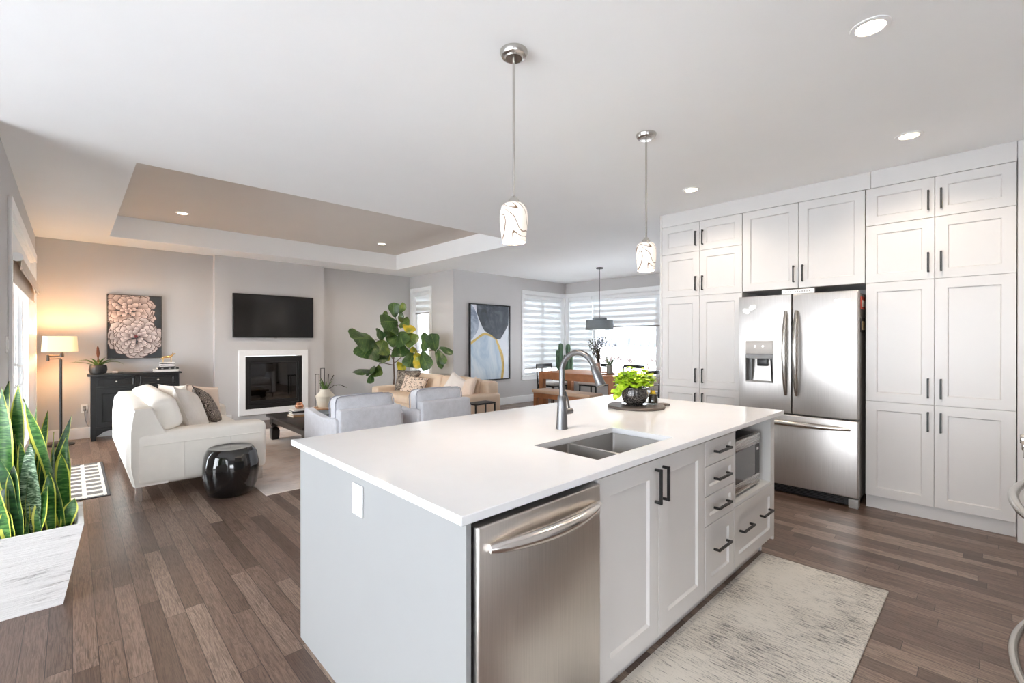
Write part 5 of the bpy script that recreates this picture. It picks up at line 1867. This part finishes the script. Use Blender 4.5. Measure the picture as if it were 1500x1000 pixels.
leaves = [(350, 490, 118, 470, 215, 1, -.20), (345, 500, 225, 672, 190, 1, -.25), (400, 490, 408, 378, 105, 1, -.05), (440, 480, 395, 632, 150, 2, -.28), (480, 600, 345, 700, 160, 1, -.12), (560, 245, 545, 92, 118, 1, .0),
          (598, 205, 668, 108, 66, 2, .05), (490, 252, 443, 190, 44, 2, .05), (598, 285, 640, 202, 58, 1, -.1), (592, 295, 410, 300, 150, 1, -.18), (600, 370, 440, 380, 140, 2, -.1), (605, 345, 710, 275, 90, 2, .05),
          (650, 315, 752, 402, 84, 3, .05), (600, 455, 482, 510, 105, 1, -.22), (620, 395, 650, 540, 130, 1, -.26), (650, 420, 778, 520, 120, 2, -.05), (605, 520, 625, 660, 140, 1, -.12), (505, 635, 462, 698, 50, 3, .05),
          (585, 712, 655, 812, 62, 3, -.1), (745, 612, 705, 772, 118, 1, -.15), (780, 612, 842, 778, 105, 3, -.05), (795, 605, 722, 575, 52, 3, -.05), (840, 605, 915, 790, 112, 1, -.02), (850, 600, 905, 430, 130, 1, -.18),
          (985, 600, 940, 418, 110, 1, -.12), (1030, 555, 1160, 634, 52, 1, -.1), (985, 600, 1052, 786, 46, 1, .0), (1005, 590, 1088, 734, 60, 1, -.1), (300, 790, 152, 838, 105, 1, -.1), (318, 835, 300, 940, 58, 1, -.2),
          (385, 748, 365, 870, 92, 2, -.2), (340, 755, 290, 850, 80, 1, -.15), (560, 330, 520, 400, 120, 1, -.28), (640, 300, 610, 220, 60, 2, -.2)]
rnd = random.Random(5)
for k, (bx_, by_, tx_, ty_, w, mi, dd) in enumerate(leaves):
    d0 = -0.55 * max(0, (bx_ - 560) / 490) - 0.3 * max(0, (545 - bx_) / 195)
    d1 = -0.60 * max(0, (tx_ - 560) / 490) - 0.32 * max(0, (545 - tx_) / 195)
    p = zp(bx_, by_, DG + min(d0, -0.02) + dd * 0.4)
    q = zp(tx_, ty_, DG + min(d0, d1) + dd * 0.8 + rnd.uniform(-0.14, 0.0))
    nrm = -FW + RT * rnd.uniform(-0.45, 0.45) + UP * rnd.uniform(0.1, 0.7)
    b = B()
    b.sheet(leaf_grid(p, q, nrm, w / 7.144 * DG / FPX * 1.34, sag=0.07, cup=-0.10, m=10, prof=figprof, wave=0.035, ph=k))
    b.build('leaf', M[('fig', 'fig', 'fig2', 'fig3')[mi]], root, ang=180)
root = thing('fern_plant', 'small dark spiky plant on the floor beyond the far arm of the tan sofa', 'plant', tuple(at(536, 590, 8.93).xy) + (0.0,))
px_, py_ = root.location.x, root.location.y
b = B(); b.lathe([(0.09, 0.0), (0.12, 0.2), (0.11, 0.2), (0.1, 0.17)], (px_, py_, 0), 24); b.build('pot', M['black'], root)
for k in range(14):
    a = 2 * PI * k / 14
    b = B(); b.sheet(strap_leaf((px_, py_, 0.18), a, 0.15 + 0.04 * (k % 3), 0.026, 1.15 - 0.25 * (k % 2), 1.0)); b.build('leaf', plain('dark_fern', srgb(52, 62, 50), 0.6) if k == 0 else bpy.data.materials['dark_fern'], root)

# abstract painting
ux0, ux1, uz0, uz1 = 5.70, 6.80, 0.548, 2.112
root = thing('abstract_painting', 'tall black framed abstract painting of dark and pale stones edged in gold', 'painting', (6.25, YD - 0.03, uz0))
b = B(); frame_xz(b, ux0, ux1, uz0, uz1, 0.022, YD - 0.048, YD - 0.003); b.build('frame', M['black'], root)


def paint(name, cols, sc=3.0, dist=1.0, stretch=(1, 1, 1)):
    t = NT(name)
    nz = t.n('ShaderNodeTexNoise', Vector=t.coord('Object', scale=stretch), Scale=sc, Detail=5.0, Roughness=0.6, Distortion=dist)
    t.link(t.ramp(nz.outputs[0], [(0.3 + 0.4 * i / (len(cols) - 1), c) for i, c in enumerate(cols)]), t.p.inputs['Base Color'])
    t.p.inputs['Roughness'].default_value = 0.6
    return t.m


pv = lambda u, v: (ux0 + 0.022 + (ux1 - ux0 - 0.044) * u, uz1 - 0.022 - (uz1 - uz0 - 0.044) * v)
yb = YD - 0.030
b = B(); b.box(ux0 + 0.022, ux1 - 0.022, yb, YD - 0.004, uz0 + 0.022, uz1 - 0.022); b.build('canvas', paint('white_ground', [srgb(232, 236, 242), srgb(214, 220, 228)]), root)


def shape(name, uvs, mat, lay):
    b = B()
    b.prism([pv(u, v) for u, v in uvs], lambda u, w, a: (u, a, w), yb - 0.0006 * lay, yb + 0.001)
    b.build(name, mat, root, smooth=False)


shape('painted_stone', [(0, 0), (.08, .035), (.16, .13), (.21, .24), (.19, .32), (.14, .38), (.035, .46), (0, .47)], paint('slate_blue_paint', [srgb(96, 108, 128), srgb(150, 162, 180), srgb(190, 200, 212)], 4), 1)
shape('painted_stone', [(.144, 0), (.158, .11), (.226, .21), (.30, .30), (.36, .35), (.54, .405), (.64, .45), (.69, .457), (.77, .45), (.87, .36), (.97, .26), (.985, .1), (.98, 0)], paint('charcoal_paint', [srgb(38, 42, 50), srgb(62, 68, 78), srgb(98, 106, 116)], 3, 2.0), 2)
shape('gold_outline', [(0, .49), (.10, .455), (.185, .42), (.27, .385), (.36, .365), (.51, .39), (.66, .445), (.755, .56), (.837, .665), (.864, .775), (.864, .885), (.837, 1), (0, 1)], paint('gold_paint', [srgb(176, 142, 62), srgb(214, 184, 104), srgb(196, 160, 84)], 6), 1)
shape('painted_stone', [(0, .535), (.10, .49), (.20, .447), (.29, .415), (.37, .40), (.51, .42), (.62, .455), (.70, .57), (.775, .70), (.80, .80), (.795, .89), (.775, 1), (0, 1)], paint('pale_blue_paint', [srgb(150, 176, 200), srgb(200, 212, 222), srgb(222, 226, 230)], 2.4, 1.0, (1, 1, 0.5)), 2)
# ------------------------------------------------------------------ dining corner
M['oak'] = plain('warm_brown_wood', srgb(158, 104, 68), 0.42, var=0.16, scale=9)
dx0, dx1, dy0, dy1, dz = 6.62, 7.60, 4.45, 6.18, 0.765
root = thing('dining_table', 'brown wooden dining table with square legs in the window corner', 'dining table', (7.1, 5.3, 0))
b = B(); b.box(dx0, dx1, dy0, dy1, dz - 0.03, dz, 0.004, 1); b.build('tabletop', M['oak'], root)
b = B()
for p in ((dx0 + 0.015, dx0 + 0.04, dy0 + 0.1, dy1 - 0.1), (dx1 - 0.04, dx1 - 0.015, dy0 + 0.1, dy1 - 0.1), (dx0 + 0.1, dx1 - 0.1, dy0 + 0.015, dy0 + 0.04), (dx0 + 0.1, dx1 - 0.1, dy1 - 0.04, dy1 - 0.015)):
    b.box(*p, dz - 0.14, dz - 0.03)
b.build('apron', M['oak'], root)
for x in (dx0 + 0.055, dx1 - 0.055):
    for y in (dy0 + 0.055, dy1 - 0.055):
        b = B(); b.box(x - 0.05, x + 0.05, y - 0.05, y + 0.05, 0, dz - 0.03, 0.003, 1); b.build('leg', M['oak'], root)
bx0, bx1, by0, by1, bz = 6.10, 6.46, 4.55, 5.86, 0.42
root = thing('dining_bench', 'brown wooden bench with a padded tan seat in front of the dining table', 'bench', (6.28, 5.2, 0))
b = B(); b.box(bx0 + 0.02, bx1 - 0.02, by0 + 0.02, by1 - 0.02, bz - 0.085, bz - 0.002, 0.003, 1); b.build('frame', M['oak'], root)
b = B(); b.rbox(bx0 - 0.005, bx1 + 0.005, by0 - 0.005, by1 + 0.005, bz, bz + 0.06, 0.022, (0, 0, 0.008)); b.build('seat_pad', fabric('tan_bench_fabric', srgb(190, 160, 134), 0.10), root)
for x in (bx0 + 0.05, bx1 - 0.05):
    for y in (by0 + 0.06, by1 - 0.06):
        b = B(); b.box(x - 0.035, x + 0.035, y - 0.035, y + 0.035, 0, bz - 0.085, 0.003, 1); b.build('leg', M['oak'], root)


def dining_chair(label, x, y, rz, proto=None):
    if proto:
        return dup(proto, (x, y, 0), rz, label, 'black dining chairs')
    root = thing('dining_chair', label, 'dining chair', (x, y, 0), rz, 'black dining chairs')
    Mx = place(root)
    # local frame: sits facing +y, back at -y
    b = B(Mx); b.rbox(-0.235, 0.235, -0.215, 0.235, 0.445, 0.505, 0.026, (0, 0, 0.012)); b.build('seat', fabric('pale_seat_fabric', srgb(216, 214, 210), 0.06), root)
    b = B(Mx); b.box(-0.22, 0.22, -0.20, 0.22, 0.415, 0.444, 0.004, 1); b.build('seat_frame', M['black'], root)
    for sx in (-1, 1):
        b = B(Mx); b.tube([(sx * 0.205, 0.20, 0.42), (sx * 0.215, 0.215, 0.0)], [0.017, 0.013], 10); b.build('leg', M['black'], root)
        b = B(Mx); b.tube([(sx * 0.235, -0.235, 0.0), (sx * 0.225, -0.215, 0.42), (sx * 0.235, -0.235, 0.70), (sx * 0.24, -0.25, 0.835)], [0.013, 0.017, 0.015, 0.014], 10); b.build('leg', M['black'], root)
    b = B(Mx)
    pts = [(-0.24 + 0.48 * i / 10, -0.25 - 0.05 * math.sin(PI * i / 10), 0.84) for i in range(11)]
    for d in (-0.022, 0.0, 0.022):
        b.tube([(p[0], p[1], p[2] + d) for p in pts], 0.013, 8)
    b.build('top_rail', M['black'], root)
    b = B(Mx); b.tube([(-0.225, -0.222, 0.62), (-0.1, -0.25, 0.62), (0.1, -0.25, 0.62), (0.225, -0.222, 0.62)], 0.010, 8); b.build('back_rail', M['black'], root)
    return root


dc = dining_chair('black dining chair at the far end of the dining table by the corner window', 7.32, 6.42, PI)
dining_chair('black dining chair on the window side of the table, in front of the cactus', 7.98, 5.86, PI / 2, dc)
dining_chair('black dining chair on the window side of the table behind the copper vase', 7.98, 5.05, PI / 2, dc)
dining_chair('black dining chair at the near table end behind the lime green plant', 7.02, 4.18, 0, dc)

# things on the dining table
zt = dz + 0.0005
ox, oy = 6.93, 4.87
root = thing('serving_tray', 'low wooden tray under the vase and pot on the dining table', 'tray', (ox, oy, zt))
b = B(); b.lathe([(0.20, 0), (0.215, 0.004), (0.215, 0.022), (0.207, 0.022), (0.203, 0.010)], (ox, oy, zt), 40); b.build('dish', M['oak'], root)
tzp = zt + 0.0105
vx, vy = ox - 0.04, oy + 0.085
root = thing('branch_vase', 'copper coloured vase on the dining table tray', 'vase', (vx, vy, tzp))
b = B(); b.lathe([(0.045, 0), (0.058, 0.02), (0.060, 0.09), (0.042, 0.15), (0.034, 0.18), (0.038, 0.195), (0.032, 0.195), (0.028, 0.17)], (vx, vy, tzp), 30); b.build('body', plain('rosy_glaze', srgb(178, 140, 122), 0.3, var=0.1), root)
root = thing('berry_branches', 'spray of dark berry branches standing in the copper vase', 'branches', (vx, vy, tzp + 0.17))
rnd = random.Random(21)
b = B(); bb = B(); lv = B()
for k in range(22):
    a = rnd.uniform(0, 2 * PI)
    sp = rnd.uniform(0.03, 0.33)
    h = rnd.uniform(0.34, 0.62) - sp * 0.5
    p0 = Vector((vx, vy, tzp + 0.14))
    p2 = p0 + Vector((sp * math.cos(a), sp * math.sin(a), h))
    p1 = p0 + Vector((sp * 0.3 * math.cos(a), sp * 0.3 * math.sin(a), h * 0.55))
    b.tube([p0, p1, p2], [0.005, 0.004, 0.0025], 5)
    for s in [0.35 + 0.65 * q / 9 for q in range(10)]:
        c = p1.lerp(p2, (s - 0.35) / 0.65) + Vector([rnd.uniform(-0.018, 0.018) for _ in range(3)])
        if rnd.random() < 0.55:
            bb.lathe([(0.002, -0.010), (0.0105, -0.004), (0.0105, 0.004), (0.002, 0.010)], c, 7)
        else:
            d = Vector([rnd.uniform(-1, 1) for _ in range(3)]).normalized()
            lv.sheet(leaf_grid(c, c + d * 0.05, (0.3, 0.2, 1), 0.02, m=3))
b.build('twig', M['twig'], root, kind='stuff')
bb.build('berries', plain('dark_berry', srgb(52, 46, 48), 0.4), root, kind='stuff')
lv.build('leaves', plain('sage_leaf', srgb(104, 112, 84), 0.6), root, kind='stuff')
gx, gy = ox + 0.07, oy - 0.085
root = thing('glass_pot', 'grey glass pot standing beside the copper vase on the tray', 'plant pot', (gx, gy, tzp))
b = B(); b.lathe([(0.052, 0), (0.058, 0.004), (0.064, 0.15), (0.060, 0.15), (0.055, 0.02), (0.05, 0.015)], (gx, gy, tzp), 30); b.build('body', plain('smoky_pot', srgb(140, 140, 132), 0.15, coat=0.5), root)
root = thing('aloe_plant', 'spiky grey green plant in the grey glass pot on the dining table', 'plant', (gx, gy, tzp + 0.1))
M['sage'] = plain('grey_green_leaf', srgb(112, 128, 100), 0.5, var=0.15, scale=14)
for k in range(15):
    a = 2 * PI * k / 15 + 0.2 * (k % 3)
    b = B(); b.sheet(strap_leaf((gx + 0.012 * math.cos(a), gy + 0.012 * math.sin(a), tzp + 0.11), a, 0.13 + 0.045 * (k % 4), 0.028, 1.3 - 0.18 * (k % 3), 0.15)); b.build('leaf', M['sage'], root)

# cactus on the floor by the corner window
cc = at(828, 540, 10.55)
kx, ky = cc.x, cc.y
root = thing('cactus', 'tall green branching cactus standing by the corner window', 'cactus', (kx, ky, 0))
b = B(); b.lathe([(0.13, 0.0), (0.17, 0.30), (0.175, 0.33), (0.16, 0.33), (0.15, 0.29)], (kx, ky, 0), 28); b.build('pot', plain('grey_pot', srgb(120, 118, 116), 0.7), root)
M['cactus'] = plain('cactus_skin', srgb(74, 104, 78), 0.6, var=0.2, scale=12)


def ribbed(pts, rs, n=40):
    b = B()
    out = []
    pts = [Vector(p) for p in pts]
    for i, (p, r) in enumerate(zip(pts, rs)):
        out.append([p + Vector(((r * (1 + 0.16 * math.cos(8 * a))) * math.cos(a), (r * (1 + 0.16 * math.cos(8 * a))) * math.sin(a), 0)) for a in [2 * PI * q / n for q in range(n)]])
    b.rings(out)
    return b


for o_, h0, h1, r in ((-0.105, 0.29, 1.265, 0.044), (0.065, 0.29, 1.245, 0.046), (-0.02, 0.29, 0.93, 0.050)):
    base = Vector((kx, ky, 0)) + RT * (o_ * 0.6)
    top = Vector((kx, ky, 0)) + RT * o_
    m = 14
    pts, rs = [], []
    for i in range(m + 1):
        q = i / m
        p = base.lerp(top, min(1, q * 2.5))
        p.z = h0 + (h1 - h0) * q
        pts.append(p)
        rs.append(r * (1 + 0.08 * math.sin(i * 2.1)))
    for q, f in ((0.35, 0.92), (0.7, 0.66), (0.95, 0.3)):
        e_ = top.copy(); e_.z = h1 + r * q
        pts.append(e_); rs.append(r * f)
    ribbed(pts, rs).build('stem', M['cactus'], root)
for o_, s_, z_, l_ in ((-0.105, -1, 0.72, 0.30), (0.065, 1, 0.66, 0.34), (0.065, 1, 0.95, 0.14), (-0.105, -1, 0.98, 0.13), (0.065, -1, 0.84, 0.16)):
    p = Vector((kx, ky, z_)) + RT * o_
    pts = [p, p + RT * s_ * 0.045 + UP * 0.005, p + RT * s_ * 0.075 + UP * 0.04]
    pts += [p + RT * s_ * 0.08 + UP * (0.04 + l_ * q) for q in (0.3, 0.6, 0.9, 1.0)]
    b = B(); b.tube(pts, [0.026, 0.03, 0.031, 0.031, 0.03, 0.024, 0.008], 12); b.build('arm', M['cactus'], root)

# drum pendant
hx, hy = 7.245, 5.18
root = thing('drum_pendant', 'grey drum pendant lamp hanging over the dining table', 'pendant lamp', (hx, hy, CZ))
b = B(); b.lathe([(0.062, -0.022), (0.065, -0.018), (0.065, 0)], (hx, hy, CZ), 32); b.build('canopy', M['black'], root)
b = B(); b.tube([(hx, hy, CZ - 0.02), (hx, hy, 1.80)], 0.005, 8); b.build('stem', M['black'], root)
M['drumgrey'] = plain('grey_drum_felt', srgb(126, 132, 136), 0.8, bump=0.2, bscale=200)
b = B(); b.lathe([(0.262, 0.0), (0.266, 0.004), (0.256, 0.175), (0.246, 0.186), (0.135, 0.190), (0.133, 0.228), (0.125, 0.232), (0.01, 0.233)], (hx, hy, 1.572), 56, cap0=False); b.build('drum_shade', M['drumgrey'], root)
b = B(); b.lathe([(0.0, 0.012), (0.255, 0.010)], (hx, hy, 1.572), 48, cap0=False, cap1=False); b.build('diffuser', emitter('soft_diffuser', (1, 0.97, 0.93, 1), 1.2), root)

# ------------------------------------------------------------------ planter and snake plant at the left edge
root = thing('planter_box', 'tapered whitewashed wooden planter box at the left edge of the photo', 'planter', (-0.42, 3.52, 0))
t = NT('whitewashed_board')
co = t.coord('Object', scale=(2.2, 2.2, 34))
nz = t.n('ShaderNodeTexNoise', Vector=co, Scale=1.6, Detail=7.0, Roughness=0.7, Distortion=0.6)
n2 = t.n('ShaderNodeTexNoise', Vector=t.coord('Object', scale=(1, 1, 6)), Scale=4.0, Detail=3.0)
f = t.math('ADD', nz.outputs[0], t.math('MULTIPLY', t.math('SUBTRACT', n2.outputs[0], 0.5), 0.5))
t.link(t.ramp(f, [(0.27, srgb(120, 118, 118)), (0.345, srgb(192, 190, 189)), (0.42, srgb(230, 229, 228)), (0.8, srgb(240, 239, 238))]), t.p.inputs['Base Color'])
t.p.inputs['Roughness'].default_value = 0.75
t.bump(f, 0.7, 0.012)
M['whitewash'] = t.m


def frus(x0, x1, y0, y1, z, e):
    return [(x0 - e, y0 - e * 0.6, z), (x1 + e, y0 - e * 0.6, z), (x1 + e, y1 + e * 0.6, z), (x0 - e, y1 + e * 0.6, z)]


b = B()
pr = (-0.80, -0.035, 3.345, 3.70)
b.rings([frus(*pr, 0.0, 0.0), frus(*pr, 0.40, 0.078), frus(*pr, 0.412, 0.080), frus(*pr, 0.412, 0.058), frus(*pr, 0.33, 0.045)], True, False)
b.build('box', M['whitewash'], root, smooth=False)
b = B(); b.rings([frus(*pr, 0.332, 0.044), frus(*pr, 0.345, 0.044)]); b.build('soil', bpy.data.materials['soil'], root, smooth=False)

t = NT('snake_leaf')
tc = t.n('ShaderNodeTexCoord')
s = t.n('ShaderNodeSeparateXYZ', Vector=tc.outputs['UV'])
u = t.math('ABSOLUTE', t.math('SUBTRACT', t.math('MULTIPLY', s.outputs[0], 2.0), 1.0))
mp = t.n('ShaderNodeMapping', Vector=tc.outputs['Object']); mp.inputs['Scale'].default_value = (14, 14, 52)
nz = t.n('ShaderNodeTexNoise', Vector=mp.outputs[0], Scale=1.3, Detail=4.0, Distortion=1.0)
n3 = t.n('ShaderNodeTexNoise', Vector=tc.outputs['Object'], Scale=3.0)
band = t.ramp(nz.outputs[0], [(0.40, srgb(38, 84, 38)), (0.50, srgb(66, 118, 52)), (0.62, srgb(112, 156, 84))])
dk = t.mix(t.math('MULTIPLY', n3.outputs[0], 0.5), band, srgb(52, 98, 44))
edge = t.math('GREATER_THAN', u, 0.74)
t.link(t.mix(edge, dk, srgb(212, 214, 92)), t.p.inputs['Base Color'])
t.p.inputs['Roughness'].default_value = 0.38
M['snake'] = t.m
t = NT('silver_snake_leaf')
tc = t.n('ShaderNodeTexCoord')
mp = t.n('ShaderNodeMapping', Vector=tc.outputs['Object']); mp.inputs['Scale'].default_value = (16, 16, 70)
nz = t.n('ShaderNodeTexNoise', Vector=mp.outputs[0], Scale=1.4, Detail=5.0, Distortion=1.5)
t.link(t.ramp(nz.outputs[0], [(0.40, srgb(44, 74, 48)), (0.52, srgb(120, 150, 116)), (0.62, srgb(186, 206, 178))]), t.p.inputs['Base Color'])
t.p.inputs['Roughness'].default_value = 0.4
M['snake2'] = t.m
t = NT('dark_snake_leaf')
tc = t.n('ShaderNodeTexCoord')
s = t.n('ShaderNodeSeparateXYZ', Vector=tc.outputs['UV'])
u = t.math('ABSOLUTE', t.math('SUBTRACT', t.math('MULTIPLY', s.outputs[0], 2.0), 1.0))
nz = t.n('ShaderNodeTexNoise', Vector=t.coord('Object', scale=(10, 10, 40)), Scale=1.6, Detail=4.0)
band = t.ramp(nz.outputs[0], [(0.38, srgb(30, 62, 38)), (0.62, srgb(64, 104, 60))])
t.link(t.mix(t.math('GREATER_THAN', u, 0.86), band, srgb(196, 200, 96)), t.p.inputs['Base Color'])
t.p.inputs['Roughness'].default_value = 0.35
M['snake3'] = t.m

root = thing('snake_plant', 'tall snake plant with yellow edged green leaves growing in the white planter', 'plant', (-0.42, 3.52, 0.345))


def snakeprof(s):
    return (0.55 + 0.45 * min(1, s / 0.45)) * (1 if s < 0.62 else max(0.02, 1 - ((s - 0.62) / 0.38) ** 1.8))


def sleaf(tip, base, wpx, y, mat, twist=0.0, bend=0.0, yt=None):
    """leaf from its tip and base seen in the photo, growing at depth y of the room"""
    def pt(px, py, yy):
        d = FW + RT * ((px - 750) / FPX) - UP * ((py - 500) / FPX)
        return Vector((0, 0, H)) + d * (yy / d.y)
    p1 = pt(*tip, yt or y)
    p0 = pt(*base, y)
    # carry the leaf down to the soil
    ax = (p1 - p0)
    if p0.z > 0.36 and ax.z > 0.01:
        k = (p0.z - 0.35) / ax.z
        p0 = p0 - ax * min(k, 1.2)
        p0.x = min(max(p0.x, -0.82), -0.03)
        p0.y = min(max(p0.y, 3.37), 3.68)
        p0.z = 0.35
    n = -FW + RT * math.sin(twist) * 1.2
    w = wpx * 3.1 / FPX
    b = B()
    b.sheet(leaf_grid(p0, p1, n, w, sag=bend, cup=0.16, m=14, prof=snakeprof, wave=0.06, ph=tip[0]))
    b.build('leaf', mat, root, ang=180)


S1, S2, S3 = M['snake'], M['snake2'], M['snake3']
for q in ((27, 562, 31, 700, 17, 3.55, S1, .1, .01), (34, 584, 72, 705, 19, 3.44, S1, -.2, -.03), (13, 558, -8, 690, 15, 3.55, S3, .5, .02), (3, 566, 10, 690, 18, 3.48, S1, .2, .0), (70, 601, 56, 690, 10, 3.66, S1, .5, .0),
          (54, 594, 46, 690, 8, 3.68, S1, .2, .0), (105, 608, 80, 690, 10, 3.62, S3, .7, .02), (99, 635, 92, 770, 19, 3.58, S1, .0, .01), (79, 632, 80, 770, 11, 3.50, S1, -.5, .0), (44, 650, 56, 780, 19, 3.42, S2, .1, .02),
          (90, 664, 99, 760, 15, 3.46, S1, .3, -.03), (69, 712, 56, 782, 14, 3.40, S1, .1, .02), (110, 729, 97, 772, 14, 3.45, S1, .4, .03), (20, 682, 32, 790, 16, 3.395, S3, .1, .03), (-3, 664, 22, 760, 16, 3.40, S3, -.1, -.03),
          (8, 744, 18, 796, 13, 3.385, S1, .2, .02), (-12, 700, 12, 790, 14, 3.385, S1, .2, .0), (22, 636, 18, 740, 14, 3.50, S1, .1, .0), (4, 640, 8, 740, 16, 3.52, S1, .4, .0), (29, 645, 40, 740, 12, 3.46, S1, .5, -.04),
          (40, 690, 44, 790, 13, 3.43, S1, -.4, .03), (50, 720, 48, 790, 12, 3.47, S3, .0, .0), (66, 660, 66, 780, 10, 3.60, S3, .2, .0), (72, 690, 76, 780, 12, 3.43, S1, .5, .03), (86, 690, 86, 775, 11, 3.65, S3, .1, .0),
          (30, 740, 28, 795, 12, 3.40, S3, .3, .0), (-25, 620, -20, 760, 17, 3.50, S1, .1, .01), (-45, 580, -40, 760, 18, 3.55, S1, -.2, .02), (-60, 640, -50, 780, 17, 3.45, S2, .2, .02), (-85, 600, -80, 760, 17, 3.55, S1, .2, .01),
          (-110, 560, -105, 760, 18, 3.6, S1, .1, .0), (-130, 640, -125, 780, 16, 3.45, S3, .1, .02), (62, 640, 60, 760, 8, 3.64, S1, .3, .0), (12, 700, 4, 790, 15, 3.42, S3, .0, .02), (36, 720, 38, 790, 13, 3.44, S1, .1, .0)):
    sleaf((q[0], q[1]), (q[2], q[3]), q[4], q[5], q[6], q[7], q[8])
